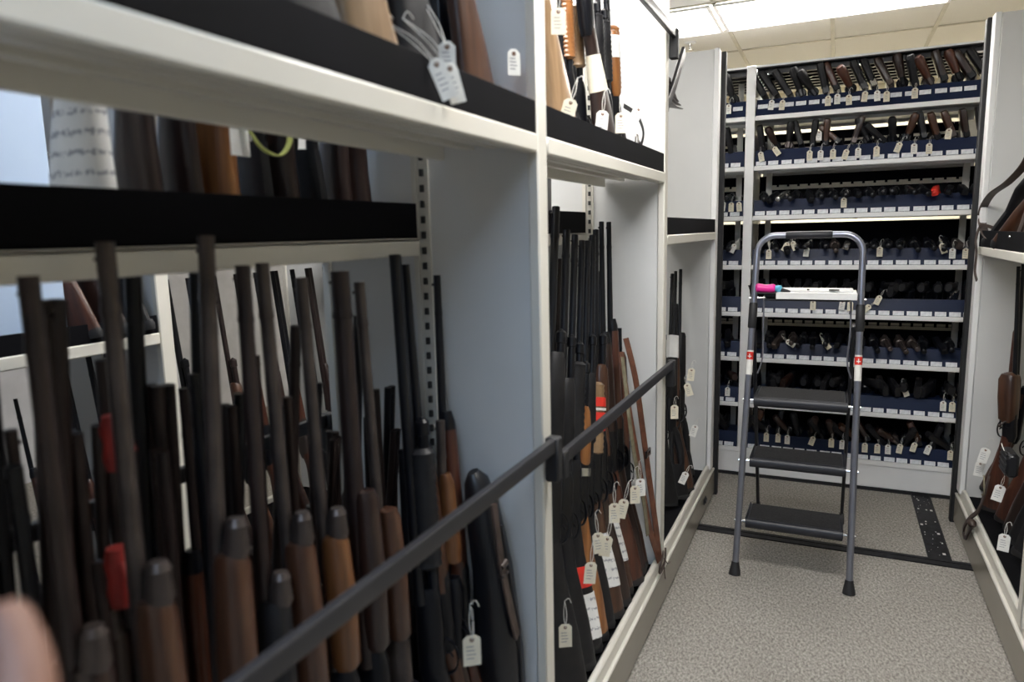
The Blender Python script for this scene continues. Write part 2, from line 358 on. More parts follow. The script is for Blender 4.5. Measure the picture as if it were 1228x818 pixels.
# raised bar and slatted bracket in the last left bay
r = thing('raised_bar', 'dark flat bar swung up at the last left bay', 'locking bar', loc=(-.60, 2.72, 2.06))
wpart('bar', 'bar', lambda b: loft(b, [(-.60, 2.70, 1.93), (-.60, 2.86, 2.045), (-.60, 3.05, 2.215)], (.020, .007), ref=(0, 0, 1), n=16, p=8), r)
wpart('pivot', 'rubber', lambda b: loft(b, [(-.585, 2.70, 1.94), (-.61, 2.70, 1.94)], .014, n=14), r)
r = thing('slatted_bracket', 'small bracket of thin stacked fins beside the raised bar', 'bracket', loc=(-.62, 2.67, 1.98))
wpart('backplate', 'bar', lambda b: (box(b, -.64, -.605, 2.661, 2.672, 1.965, 2.10, .002), box(b, -.626, -.618, 2.67, 2.90, 1.985, 2.085, .002)), r)
for k in range(5):
    wpart('fin', 'gungrey', lambda b: loft(b, [(-.622, 2.665, 2.075 - k * .020), (-.622, 2.86 + k * .02, 2.055 - k * .018), (-.622, 2.96 + k * .045, 2.035 - k * .008)], [(.002, .020), (.002, .018), (.0015, .006)], ref=(0, 0, 1), n=10, p=6), r)

# ------------------------------------------------------------------ long guns
MC = {}
def cached(key, m, fn):
    k = (key, m)
    if k not in MC:
        bm = bmesh.new(); fn(bm); MC[k] = fin(bm, key if isinstance(key, str) else key[0], m)
    return MC[k]

def m_barrel(L, r0, r1, z0, double=False):
    def f(b):
        xs = [(-.014, -.011), (-.014, .011)] if double else [(-.012, 0)]
        for x, y in xs:
            loft(b, [(x, y, z0), (x, y, z0 + .08), (x, y, L - .02), (x, y, L)], [r0 * 1.25, r0, r1, r1], n=14)
            loft(b, [(x, y, L), (x, y, L - .03)], [r1 * .72, r1 * .6], n=12)
        if double: box(b, -.02, -.006, -.004, .004, z0, L)
        else: loft(b, [(-.012, 0, L - .09), (-.012, 0, L - .085), (-.012, 0, L - .07)], [r1, r1 * 1.15, r1], n=12)
    return f
def m_sight(L, r1): return lambda b: ball(b, (-.012 - r1 - .0015, 0, L - .02), .0032, seg=8)
def m_mag(z0, z1):
    def f(b):
        loft(b, [(.017, 0, z0), (.017, 0, z1 - .035), (.017, 0, z1 - .033), (.017, 0, z1 - .006), (.017, 0, z1)], [.0115, .0115, .0145, .0145, .009], n=14)
        ball(b, (.017, 0, z1), .006, seg=8)
    return f
def m_forend(z0, z1, style):
    def f(b):
        if style == 'rib':
            n = 26; P = []; Q = []
            for i in range(n + 1):
                t = i / n; k = 1.0 if i % 2 else .90
                e = .72 if i in (0, n) else 1
                P.append((.010, 0, z0 + (z1 - z0) * t)); Q.append((.029 * k * e, .0235 * k * e))
            loft(b, P, Q, n=16, p=2.4)
        elif style == 'round':
            loft(b, [(.011, 0, z0), (.011, 0, z0 + .012), (.010, 0, (z0 + z1) / 2), (.008, 0, z1 - .02), (.006, 0, z1 - .004), (.006, 0, z1)],
                 [(.018, .016), (.026, .0215), (.028, .0235), (.025, .021), (.020, .018), (.012, .012)], n=16, p=2.3)
        elif style == 'slim':
            loft(b, [(.006, 0, z0), (.006, 0, z0 + .03), (.004, 0, (z0 + z1) / 2), (.000, 0, z1 - .02), (-.004, 0, z1)],
                 [(.024, .020), (.024, .020), (.020, .018), (.0165, .0155), (.012, .012)], n=16, p=2.3)
        elif style == 'wide':
            loft(b, [(.011, 0, z0), (.011, 0, z0 + .02), (.011, 0, (z0 + z1) / 2), (.010, 0, z1 - .035), (.006, 0, z1 - .012), (.006, 0, z1)],
                 [(.020, .026), (.036, .036), (.041, .041), (.041, .041), (.034, .034), (.016, .016)], n=18, p=3)
        elif style == 'hand':   # checkered black handguard with vent holes
            loft(b, [(.002, 0, z0), (.002, 0, z0 + .01), (.002, 0, z1 - .02), (.002, 0, z1)], [(.022, .02), (.030, .026), (.026, .023), (.02, .018)], n=12, p=3)
    return f
def m_cap(z1, style):
    if style == 'slim': return lambda b: loft(b, [(-.002, 0, z1 - .018), (-.003, 0, z1), (-.004, 0, z1 + .022)], [(.0185, .0170), (.0175, .0160), (.012, .012)], n=14)
    return lambda b: loft(b, [(.012, 0, z1 - .004), (.014, 0, z1), (.0155, 0, z1 + .03), (.016, 0, z1 + .034), (.016, 0, z1 + .045)], [(.019, .0175), (.020, .018), (.0155, .0155), (.0165, .0165), (.011, .011)], n=16)
def m_recv(z0, z1, poly=False):
    return lambda b: (loft(b, [(.004, 0, z0), (.003, 0, z0 + .03), (.003, 0, z1 - .03), (.001, 0, z1)], [(.022, .015), (.030, .0185), (.029, .0185), (.024, .016)], n=16, p=3.2),
                      box(b, -.012, .010, .0165, .0195, z0 + .07, z0 + .14, .001))
def m_guard(z0):
    return lambda b: loft(b, curve_pts([(.028, 0, z0), (.050, 0, z0 + .008), (.058, 0, z0 + .035), (.050, 0, z0 + .068), (.028, 0, z0 + .085)], 5), (.0022, .005), ref=(1, 0, 0), n=8, p=4)
def m_trig(z0): return lambda b: loft(b, curve_pts([(.028, 0, z0 + .045), (.040, 0, z0 + .048), (.048, 0, z0 + .038)], 4), (.003, .0025), ref=(0, 0, 1), n=6)
def m_bolt(z): return lambda b: (loft(b, [(.0, 0, z), (.004, .028, z), (.020, .045, z - .02)], .004, n=8, ref=(0, 0, 1)), ball(b, (.022, .047, z - .023), .009, seg=10))
def m_stock(style):
    def f(b):
        if style == 'pistol':
            loft(b, [(.022, 0, .43), (.040, 0, .39), (.064, 0, .345), (.082, 0, .305), (.086, 0, .298)], [(.020, .015), (.024, .0165), (.024, .017), (.022, .016), (.014, .010)], ref=(1, 0, .4), n=14, p=2.4)
        elif style == 'thumb':
            loft(b, [(.055, 0, .012), (.052, 0, .08), (.044, 0, .18)], [(.064, .019), (.056, .019), (.040, .018)], n=16, p=2.8)
            loft(b, [(.020, 0, .15), (.012, 0, .25), (.010, 0, .36)], [(.014, .012), (.012, .011), (.016, .014)], n=12)
            loft(b, [(.075, 0, .16), (.066, 0, .25), (.040, 0, .33), (.012, 0, .37)], [(.016, .014), (.022, .016), (.024, .017), (.024, .017)], n=14)
        else:
            loft(b, [(.060, 0, .014), (.057, 0, .05), (.048, 0, .14), (.034, 0, .23), (.026, 0, .285), (.022, 0, .32), (.012, 0, .36), (.005, 0, .39)],
                 [(.066, .0205), (.061, .021), (.048, .021), (.034, .020), (.0255, .0175), (.023, .0165), (.025, .017), (.026, .0175)], n=20, p=2.5)
    return f
def m_pad(b): loft(b, [(.061, 0, 0), (.061, 0, .014), (.060, 0, .018)], [(.064, .0195), (.067, .021), (.064, .020)], n=20, p=2.6)

KINDS = {
 # z0 receiver .34-.56 ; fo = (z0,z1,style,mat) ; mag = tube top or None
 'pump_wood':   dict(L=1.26, r=(.0115, .0105), mag=.90, fo=(.60, .80, 'round', 'walnut'), cap=None, st='std', sm='walnut', rm='gunblack', bm='gunbrown'),
 'pump_orange': dict(L=1.26, r=(.0115, .0105), mag=None, fo=(.56, .815, 'round', 'orange'), cap='round', st='std', sm='orange', rm='gunblack', bm='gungrey'),
 'pump_rib':    dict(L=1.26, r=(.0120, .0110), mag=.92, fo=(.60, .86, 'rib', 'poly'), cap=None, st='std', sm='poly', rm='gunblack', bm='gunblack'),
 'auto_tan':    dict(L=1.26, r=(.0125, .0110), mag=None, fo=(.54, .83, 'round', 'tan'), cap='round', st='std', sm='tan', rm='gunblack', bm='gunbrown'),
 'auto_walnut': dict(L=1.28, r=(.0120, .0110), mag=None, fo=(.54, .82, 'round', 'walnut'), cap='round', st='std', sm='walnut', rm='gungrey', bm='gungrey'),
 'double_red':  dict(L=1.24, r=(.0115, .0105), mag=None, fo=(.53, .76, 'slim', 'redwood'), cap=None, st='std', sm='redwood', rm='gungrey', bm='gunblack', dbl=True),
 'bolt_walnut': dict(L=1.18, r=(.0115, .0085), mag=None, fo=(.50, .80, 'slim', 'walnut'), cap='slim', st='std', sm='walnut', rm='gunblack', bm='gunblack', bolt=True),
 'bolt_red':    dict(L=1.18, r=(.0110, .0080), mag=None, fo=(.50, .86, 'slim', 'redwood'), cap='slim', st='std', sm='redwood', rm='gunblack', bm='gunblack', bolt=True),
 'dark_long':   dict(L=1.30, r=(.0130, .0115), mag=None, fo=(.56, .84, 'round', 'darkwalnut'), cap='round', st='std', sm='darkwalnut', rm='gunblack', bm='gunbrown'),
 'black_long':  dict(L=1.30, r=(.0135, .0120), mag=.97, fo=(.60, .84, 'hand', 'poly'), cap=None, st='std', sm='poly', rm='gunblack', bm='gunblack'),
 'black_thumb': dict(L=1.20, r=(.0110, .0090), mag=None, fo=(.52, .84, 'hand', 'poly'), cap=None, st='thumb', sm='poly', rm='gunblack', bm='gunblack'),
 'dark_double': dict(L=1.24, r=(.0120, .0110), mag=None, fo=(.53, .76, 'slim', 'darkwalnut'), cap=None, st='std', sm='darkwalnut', rm='gunbrown', bm='gunbrown', dbl=True),
 'pg_orange':   dict(L=.98, r=(.0115, .0105), mag=.80, fo=(.60, .78, 'rib', 'orange'), cap=None, st='pistol', sm='poly', rm='gunblack', bm='gunblack'),
 'pg_black':    dict(L=.98, r=(.0120, .0110), mag=.86, fo=(.60, .82, 'rib', 'poly'), cap=None, st='pistol', sm='poly', rm='gunblack', bm='gunblack'),
 'short_tan':   dict(L=.66, r=(.0115, .0105), mag=None, fo=None, cap=None, st='std', sm='tan', rm='gunblack', bm='gunblack'),
 'short_walnut': dict(L=.66, r=(.0115, .0105), mag=None, fo=None, cap=None, st='std', sm='walnut', rm='gunblack', bm='gunblack'),
 'short_dark':  dict(L=.66, r=(.0120, .0105), mag=None, fo=None, cap=None, st='std', sm='darkwalnut', rm='gunblack', bm='gunblack'),
 'short_black': dict(L=.66, r=(.0120, .0105), mag=None, fo=None, cap=None, st='thumb', sm='poly', rm='gunblack', bm='gunblack'),
}
def long_gun(kind, base, muz, label, side=1, yaw=0, name='shotgun', group=None, over=None, scale=None, cat=None):
    """base: butt point, muz: muzzle point (world); side +1 = trigger side faces +x"""
    K = dict(KINDS[kind]); K.update(over or {})
    B = Vector(base); Mz = Vector(muz); d = Mz - B
    sc = d.length / K['L'] if scale is None else scale
    z = d.normalized(); x = Vector((side * math.cos(yaw), side * math.sin(yaw), 0)); x = (x - z * x.dot(z)).normalized(); y = z.cross(x)
    mx = Matrix(((x.x, y.x, z.x, B.x), (x.y, y.y, z.y, B.y), (x.z, y.z, z.z, B.z), (0, 0, 0, 1))) @ Matrix.Scale(sc, 4)
    r = thing(name, label, cat or ('rifle' if name == 'rifle' else 'shotgun'), mx=mx, group=group)
    L = K['L']; r0, r1 = K['r']; pg = K['st'] == 'pistol'
    b = link('barrel', cached(('barrel', L, r0, r1, K.get('dbl')), K['bm'], m_barrel(L, r0, r1, .53, K.get('dbl'))), r)
    link('front_sight', cached(('front_sight', L, r1), K['bm'], m_sight(L, r1)), b)
    if K['mag']: link('magazine_tube', cached(('magazine_tube', K['mag']), K['bm'], m_mag(.53, K['mag'])), r)
    if K['fo']:
        z0, z1, s_, fm = K['fo']; link('forend', cached(('forend', z0, z1, s_), fm, m_forend(z0, z1, s_)), r)
        if K['cap']: link('forend_cap', cached(('forend_cap', z1, s_ == 'slim'), 'gungrey' if s_ != 'slim' else 'gunblack', m_cap(z1, s_)), r)
    link('receiver', cached(('receiver', .35, .56), K['rm'], m_recv(.35, .56)), r)
    g = link('trigger_guard', cached(('trigger_guard', .365), 'gunblack', m_guard(.365)), r)
    link('trigger', cached(('trigger', .365), 'gunblack', m_trig(.365)), g)
    if K.get('bolt'): link('bolt_handle', cached(('bolt_handle', .45), 'gungrey', m_bolt(.45)), r)
    link('grip' if pg else 'stock', cached(('stock', K['st']), K['sm'], m_stock(K['st'])), r)
    if not pg: link('butt_pad', cached(('butt_pad', 1), 'rubber', m_pad), r)
    return r
STD = [((.060, .014), (.066, .0205)), ((.057, .05), (.061, .021)), ((.048, .14), (.048, .021)), ((.034, .23), (.034, .020)), ((.026, .285), (.0255, .0175)), ((.022, .32), (.023, .0165))]
def gun_label(r, z0, z1, m='ruled', name='paper_label', k=1.05):
    """paper or tape wrapped round the stock"""
    def at(z):
        for (p0, q0), (p1, q1) in zip(STD, STD[1:]):
            if z <= p1[1] or p1 is STD[-1][0]:
                t = (z - p0[1]) / (p1[1] - p0[1]); return p0[0] + (p1[0] - p0[0]) * t, q0[0] + (q1[0] - q0[0]) * t, q0[1] + (q1[1] - q0[1]) * t
    P = []; Q = []
    for i in range(7):
        z = z0 + (z1 - z0) * i / 6; x, a, b_ = at(z); P.append((x, 0, z)); Q.append((a * k, b_ * k + .001))
    return part(name, m, lambda b: loft(b, P, Q, n=20, p=2.5), r)

def paper_tag(pos, label, tilt=0, yaw=0, group=None, m='tag', string=.05, w=.030, h=.056, strdir=(0, 0, 1), lean=0):
    """hanging tag; card in local XZ plane, front = -Y; pos = centre of card"""
    mx = Matrix.Translation(pos) @ Euler((lean, 0, yaw), 'XYZ').to_matrix().to_4x4() @ Matrix.Rotation(tilt, 4, 'Y')
    r = thing('paper_tag', label, 'tag', mx=mx, group=group)
    def f(b):
        c = .008; o = [(-w / 2, -h / 2), (w / 2, -h / 2), (w / 2, h / 2 - c), (w / 2 - c, h / 2), (-w / 2 + c, h / 2), (-w / 2, h / 2 - c)]
        a = [b.verts.new((x, -.0006, z)) for x, z in o]; d = [b.verts.new((x, .0006, z)) for x, z in o]
        b.faces.new(a); b.faces.new(list(reversed(d)))
        for i in range(6): b.faces.new((a[i], d[i], d[(i + 1) % 6], a[(i + 1) % 6]))
    card = link('card', cached(('card', w, h), m, f), r)
    link('eyelet', cached(('eyelet', h), 'hole', lambda b: loft(b, [(0, -.0012, h / 2 - .009), (0, .0012, h / 2 - .009)], .0045, ref=(1, 0, 0), n=12)), card)
    def wr(b):
        for i in range(4): box(b, -w * .32, w * (.10 + .06 * (i % 3)), -.0010, -.0006, h * .12 - i * h * .13, h * .12 - i * h * .13 + .0016)
    link('handwriting', cached(('handwriting', w, h), 'ink', wr), card)
    if string:
        sd = Vector(strdir).normalized() * string
        def s_(b):
            e = (sd.x, sd.y + .004, h / 2 - .009 + sd.z)
            loft(b, curve_pts([(0, -.002, h / 2 - .009), (sd.x * .5 + .004, .0, h / 2 - .009 + sd.z * .5), e], 5), .0009, n=5)
            loft(b, curve_pts([(0, .002, h / 2 - .009), (sd.x * .5 - .003, .004, h / 2 - .009 + sd.z * .5), e], 5), .0009, n=5)
            loft(b, curve_pts([e, (e[0] + .010, e[1] - .002, e[2] + .008), (e[0] + .016, e[1] - .004, e[2] - .004)], 4), .0009, n=5)
        link('string', cached(('string', tuple(round(v, 4) for v in sd), h), 'string', s_), r)
    return r

ZD = .205
# ---- nearest left bay, front row: (kind, butt, muzzle, label, extras)
bay1 = [
 ('dark_long',  (-.745, .470), (-.80, .492, 1.465), 'blurred dark shotgun nearest the viewer, leftmost front barrel in the near bay', {}, -.10),
 ('auto_walnut', (-.745, .545), (-.80, .588, 1.500), 'walnut shotgun with grey barrel and front bead, second from left in near bay', {'fo': (.54, .84, 'round', 'walnut')}, -.05),
 ('auto_tan',   (-.745, .620), (-.80, .742, 1.505), 'shotgun with ball-shaped steel cap over wide brown forend in the near left bay', {'bm': 'gungrey', 'fo': (.54, .83, 'round', 'walnut')}, -.1),
 ('dark_long',  (-.745, .735), (-.80, .805, 1.460), 'slim dark shotgun right of the ball-capped one in near left bay', {'fo': (.56, .77, 'hand', 'poly')}, .0),
 ('auto_walnut', (-.745, .820), (-.80, .845, 1.462), 'reddish shotgun with stepped steel cap standing in the near left bay', {'fo': (.54, .83, 'round', 'walnut'), 'sm': 'redwood'}, .0),
 ('pump_orange', (-.745, .905), (-.80, .932, 1.434), 'honey-wood shotgun with flat steel cap in the near left bay', {'fo': (.56, .81, 'round', 'honey')}, .0),
 ('black_long', (-.745, .985), (-.80, 1.033, 1.438), 'thick brown-black barrelled shotgun in middle of the near left bay', {'r': (.019, .018), 'bm': 'gunbrown', 'mag': None, 'fo': (.56, .88, 'round', 'darkwalnut')}, .0),
 ('auto_walnut', (-.745, 1.070), (-.80, 1.088, 1.415), 'shotgun with pale worn barrel and rounded walnut forend in near left bay', {'cap': None}, .0),
 ('pump_rib',   (-.745, 1.190), (-.80, 1.216, 1.461), 'black pump shotgun with ribbed forend and twin tubes in near left bay', {'dbl': True}, .0),
 ('bolt_walnut', (-.75, 1.245), (-.81, 1.265, 1.439), 'slim black-barrelled rifle beside the ribbed pump in near left bay', {'bolt': True}, .1),
 ('bolt_red',   (-.745, 1.285), (-.80, 1.375, 1.409), 'red-wood rifle at right end of the near bay front row', {}, .0),
]
for k, B, Mz, lab, ov, yw in bay1:
    nm = 'rifle' if 'rifle' in lab else 'shotgun'
    long_gun(k, (B[0] + .02, B[1] - .03, ZD), Mz, lab, 1, yw + R(25), name=nm, over=ov)
# short orange forend gun with a tag, near right end
g = long_gun('pump_orange', (-.735, 1.235, ZD), (-.755, 1.285, 1.10), 'short-barrelled shotgun with orange wood forend in front of black case', 1, 0, over={'L': .92, 'fo': (.60, .80, 'slim', 'honey'), 'cap': None, 'sm': 'darkwalnut', 'mag': None})
paper_tag((-.598, 1.086, .715), 'tan tag hanging low in the near bay beside the black gun case', yaw=R(35), w=.034, h=.062, string=.07)

# soft black gun case leaning at the right of near bay
r = thing('gun_case', 'black soft gun case leaning against the near bay divider', 'gun case', loc=(-.69, 1.34, ZD))
wpart('body', 'nylon', lambda b: loft(b, [(-.665, 1.352, ZD), (-.665, 1.350, .35), (-.67, 1.348, .55), (-.68, 1.345, .75), (-.70, 1.34, .9), (-.71, 1.335, .955), (-.715, 1.33, .975)],
       [(.05, .050), (.055, .055), (.055, .055), (.046, .045), (.036, .040), (.026, .030), (.012, .015)], ref=(1, 0, 0), n=18, p=2.2), r)
wpart('strap', 'darkleather', lambda b: loft(b, curve_pts([(-.650, 1.30, .92), (-.632, 1.29, .80), (-.622, 1.31, .68), (-.616, 1.33, .60)], 6), (.004, .012), ref=(1, 0, 0), n=8, p=4), r)
wpart('buckle', 'gungrey', lambda b: (loft(b, [(-.632, 1.285, .785), (-.628, 1.305, .79)], (.010, .008), n=10), box(b, -.636, -.622, 1.282, 1.312, .76, .768, .002)), r)
wpart('zipper', 'bar', lambda b: loft(b, [(-.609, 1.34, .35), (-.614, 1.34, .62), (-.648, 1.33, .86)], .003, n=6), r)

# ---- nearest bay, rear row (backs towards us)
q = random.Random(3)
rk = ['dark_long', 'black_long', 'dark_double', 'pump_wood', 'bolt_red', 'dark_long', 'double_red', 'black_long', 'dark_double']
tops = [1.46, 1.30, 1.22, 1.48, 1.43, 1.25, 1.47, 1.28, 1.45, 1.24, 1.20, 1.34, 1.22, 1.10, 1.18, 1.33, 1.05, 1.15]
for i in range(18):
    y = .30 + i * .0625 + q.uniform(-.012, .012)
    long_gun(rk[(i * 4 + 1) % 9], (-1.03, y + q.uniform(-.02, .02), ZD), (-.93 + q.uniform(-.02, .02), min(y + q.uniform(-.01, .03), 1.385), tops[i]),
             'dark gun in the shadowed rear row of the near left bay, %s from left' % ORD[i], -1, q.uniform(-.3, .3), group='guns in the rear row of the near bay', name='shotgun')
# second rank added just behind the front barrels, dark to imitate the murky veil
for i in range(11):
    y = .40 + i * .088
    long_gun(rk[(i * 5 + 2) % 9], (-.862, y, ZD), (-.875, y + q.uniform(.0, .03), [1.16, 1.24, 1.08, 1.20, 1.30, 1.12, 1.22, 1.10, 1.05, 1.18, 1.02][i]),
             'dark short gun added as second rank to darken near left bay, %s from left' % ORD[i], 1, 1.45, group='added second rank guns of the near bay')
for i in range(15):  # third rank added, all dark brown, to imitate the murky veil
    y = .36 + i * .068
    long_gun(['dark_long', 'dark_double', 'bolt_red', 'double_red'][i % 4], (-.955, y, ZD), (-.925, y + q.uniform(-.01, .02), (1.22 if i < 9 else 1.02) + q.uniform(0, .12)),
             'dark brown gun added as third rank to darken near left bay, %s from left' % ORD[i], -1, 1.5, group='added third rank guns of the near bay', over={'sm': 'darkwalnut', 'bm': 'gunbrown', 'rm': 'gunbrown'})
# red tape bundles on rear row
for (y, z, h, lab) in ((.585, 1.244, .036, 'red tape wound round a barrel in the shadowed rear row, upper'), (.57, 1.067, .040, 'red tape wound round a barrel in the shadowed rear row, lower')):
    r = thing('tape_wrap', lab, 'tape', loc=(-.835, y, z))
    part('band', 'veiledred', lambda b: loft(b, [(0, 0, -h), (0, 0, -h * .5), (0, 0, 0), (0, 0, h * .5), (0, 0, h)], [.014, .017, .0145, .0175, .013], n=12), r)
    part('loose_end', 'veiledred', lambda b: loft(b, [(.018, 0, h * .6), (.026, -.004, h * .3), (.030, -.002, -.01)], (.0015, .009), ref=(1, 0, 0), n=8, p=5), r)

# ---- nearest bay, rear shelf items: stocks and cases standing dark
rs = ['short_dark', 'short_black', 'short_walnut', 'short_dark', 'short_black', 'short_dark', 'short_dark', 'short_walnut', 'short_black', 'short_dark', 'short_black', 'short_dark', 'short_dark']
for i in range(4, 13):
    y = .395 + i * .080
    if i == 7:
        g = long_gun('short_tan', (-.965, y, 1.5), (-.965, y + .01, 2.16), 'orange-brown stocked gun with yellow band on the rear shelf of near bay', -1, .3, over={'sm': 'orange'})
        continue
    g = long_gun(rs[i], (-.965, y, 1.5), (-.985, y + q.uniform(-.02, .02), 2.16), ('gun with large handwritten paper on its pale stock, rear shelf' if i == 4 else 'dark gun standing on the shadowed rear shelf of near bay, %s from left' % ORD[i - 5]), -1, q.uniform(-.5, .5), group='dark guns on the rear shelf of the near bay', over={'sm': 'tan'} if i == 4 else None)
    if i == 4: gun_label(g, .08, .30)

r = thing('evidence_band', 'yellow-green paper band looped round the orange stock on rear shelf', 'band', loc=(-.93, .96, 1.655))
part('loop', 'yellow', lambda b: loft(b, curve_pts([(.03, -.055, .06), (.045, -.03, .0), (.05, .01, -.015), (.04, .05, .01), (.02, .075, .05)], 6), (.0015, .005), ref=(0, 0, 1), n=8, p=5), r)
part('note', 'paper', lambda b: box(b, .028, .030, -.075, -.035, -.02, .09), r)

# ---- nearest bay, upper shelf
US = 1.706
up1 = [
 ('short_black', -.66, .30, {}, 'black gun at left end of the near upper shelf, blurred'),
 ('short_dark', -.72, .40, {}, 'dark-stocked gun second along the near upper shelf'),
 ('short_black', -.66, .50, {}, 'black gun beside the orange-tipped parcel on near upper shelf'),
 ('short_dark', -.66, .64, {'sm': 'poly'}, 'dark gun left of black thumbhole stock on near upper shelf'),
 ('short_black', -.66, .745, {}, 'black thumbhole-stocked gun on the near upper shelf'),
 ('short_tan', -.645, .860, {}, 'gun with pale tan wooden stock on the near upper shelf'),
 ('short_black', -.70, .96, {}, 'black gun right of the tan stock on near upper shelf'),
 ('short_black', -.65, 1.02, {'sm': 'poly'}, 'black gun with strings behind the two hanging white tags'),
 ('short_black', -.70, 1.12, {}, 'black gun between white tags and brown stock on near upper shelf'),
 ('short_walnut', -.655, 1.235, {'sm': 'walnut'}, 'gun with brown wooden stock at right of near upper shelf'),
]
for k, x, y, ov, lab in up1:
    if 'thumbhole' not in lab: ov = dict(ov, st='std')
    long_gun(k, (x, y, US), (x - .03, y - .07, US + .66), lab, 1, R(82) + q.uniform(-.08, .08), over=ov)
long_gun('pg_black', (-.70, 1.27, US - .27), (-.72, 1.24, 2.36), 'black gun with open ring trigger guard at right end of near upper shelf', 1, R(80), scale=.95)
r = thing('wood_block', 'small brown wooden stock end lying at the shelf corner by post', 'gun part', loc=(-.64, 1.36, US))
part('block', 'orange', lambda b: loft(b, [(0, -.06, .03), (0, -.03, .042), (0, .035, .038), (0, .038, .036)], [(.02, .028), (.024, .04), (.024, .04), (.018, .03)], ref=(1, 0, 0), n=16, p=4), r)
part('tape', 'bluetape', lambda b: loft(b, [(0, -.075, .052), (0, -.048, .040)], [(.02, .020), (.024, .032)], ref=(1, 0, 0), n=14, p=4), r)
r = thing('wrapped_parcel', 'grey crumpled wrap with orange tip on the near upper shelf', 'parcel', loc=(-.62, .56, US))
part('wrap', 'gungrey', lambda b: loft(b, [(0, -.10, .07), (0, -.05, .068), (0, .0, .066)], [(.012, .010), (.024, .016), (.018, .014)], ref=(1, 0, 0), n=10), r)
part('tip', 'orangetape', lambda b: ball(b, (.0, .022, .064), .020), r)
for (y, z, t, yw, lab) in ((.985, 1.735, R(-24), .9, 'white tag hanging over the near upper shelf lip, left of a pair'), (1.02, 1.735, R(-16), 1.0, 'white tag hanging over the near upper shelf lip, right of a pair'),
                        (1.075, 1.79, 0, .6, 'small tag on white string behind the near upper shelf lip'), (1.345, 1.835, 0, .9, 'cream tag near the ring trigger guard on near upper shelf')):
    x = -.560 if z < 1.75 else (-.60 if y < 1.2 else -.60)
    paper_tag((x, y, z), lab, tilt=t, yaw=yw, m='tagwhite', string=.10 if z < 1.8 else 0, w=.028, h=.062 if z < 1.75 else .05, strdir=(-.45, .3, 1))

# ---- second left bay, front row
bay2 = [
 ('pump_rib',   (-.745, 1.72), (-.80, 2.10, 1.572), 'black long-barrelled shotgun right beside the first cream post', {'fo': (.60, .86, 'hand', 'poly')}, 0),
 ('black_long', (-.745, 1.84), (-.80, 2.19, 1.500), 'black shotgun with flared steel collar in second left bay', {}, 0),
 ('pump_rib',   (-.75, 1.93), (-.80, 2.27, 1.483), 'black pump shotgun third along the second left bay', {}, 0),
 ('pump_orange', (-.745, 2.00), (-.80, 2.34, 1.463), 'black shotgun with orange wooden forend in second left bay', {'bm': 'gunblack', 'fo': (.53, .72, 'round', 'orange'), 'mag': .86, 'cap': None}, 0),
 ('black_long', (-.75, 2.08), (-.80, 2.40, 1.461), 'slim black-tubed shotgun behind the orange forend one', {}, 0),
 ('auto_tan',   (-.745, 2.15), (-.80, 2.46, 1.480), 'shotgun with tan checkered forend and red tape in second left bay', {'bm': 'gunblack', 'fo': (.52, .76, 'rib', 'tan'), 'sm': 'walnut', 'cap': None}, 0),
 ('pump_wood',  (-.745, 2.23), (-.80, 2.50, 1.500), 'tall black-barrelled walnut shotgun in the middle of second left bay', {'bm': 'gunblack', 'sm': 'darkwalnut'}, 0),
 ('bolt_walnut', (-.745, 2.31), (-.80, 2.54, 1.347), 'walnut rifle with paper label on its stock in second left bay', {'fo': (.5, .62, 'slim', 'walnut'), 'cap': None}, 0),
 ('bolt_red',   (-.745, 2.38), (-.80, 2.57, 1.53), 'tall slim rifle with front sight hood in second left bay', {'fo': (.50, .80, 'slim', 'darkwalnut')}, 0),
 ('bolt_red',   (-.74, 2.45), (-.78, 2.595, 1.528), 'slim tall rifle at the right end of second left bay', {'fo': (.50, .84, 'slim', 'redwood'), 'sm': 'darkwalnut'}, 0),
 ('bolt_walnut', (-.73, 2.52), (-.74, 2.595, 1.13), 'short walnut rifle with leather sling at right of second left bay', {'L': 1.0, 'fo': (.50, .90, 'slim', 'redwood'), 'cap': None}, 0),
]
b2 = []
for k, B, Mz, lab, ov, yw in bay2:
    nm = 'rifle' if 'rifle' in lab else 'shotgun'
    b2.append(long_gun(k, (B[0] + .045, B[1] - .05, ZD), (Mz[0] + .01, Mz[1], Mz[2]), lab, 1, R(52) + q.uniform(-.12, .12), name=nm, over=ov))
gun_label(b2[2], .04, .17); gun_label(b2[5], .10, .27); gun_label(b2[7], .12, .30)
gun_label(b2[2], .19, .25, m='redtape', name='red_tape')
def redwrap(b):
    loft(b, [(.012, 0, .60), (.012, 0, .63), (.012, 0, .66)], [(.030, .0265), (.032, .028), (.030, .0265)], n=16, p=2.4)
    loft(b, [(.012, 0, .68), (.012, 0, .71)], [(.0315, .0275), (.030, .0265)], n=16, p=2.4)
part('red_tape', 'redtape', redwrap, b2[5])
part('tie', 'string', lambda b: loft(b, [(.012, 0, .667), (.012, 0, .675)], [(.032, .028), (.032, .028)], n=16, p=2.4), b2[5])
part('steel_band', 'chrome', lambda b: loft(b, [(.011, 0, .50), (.011, 0, .525)], [(.027, .0225), (.028, .0235)], n=16, p=2.3), b2[3])
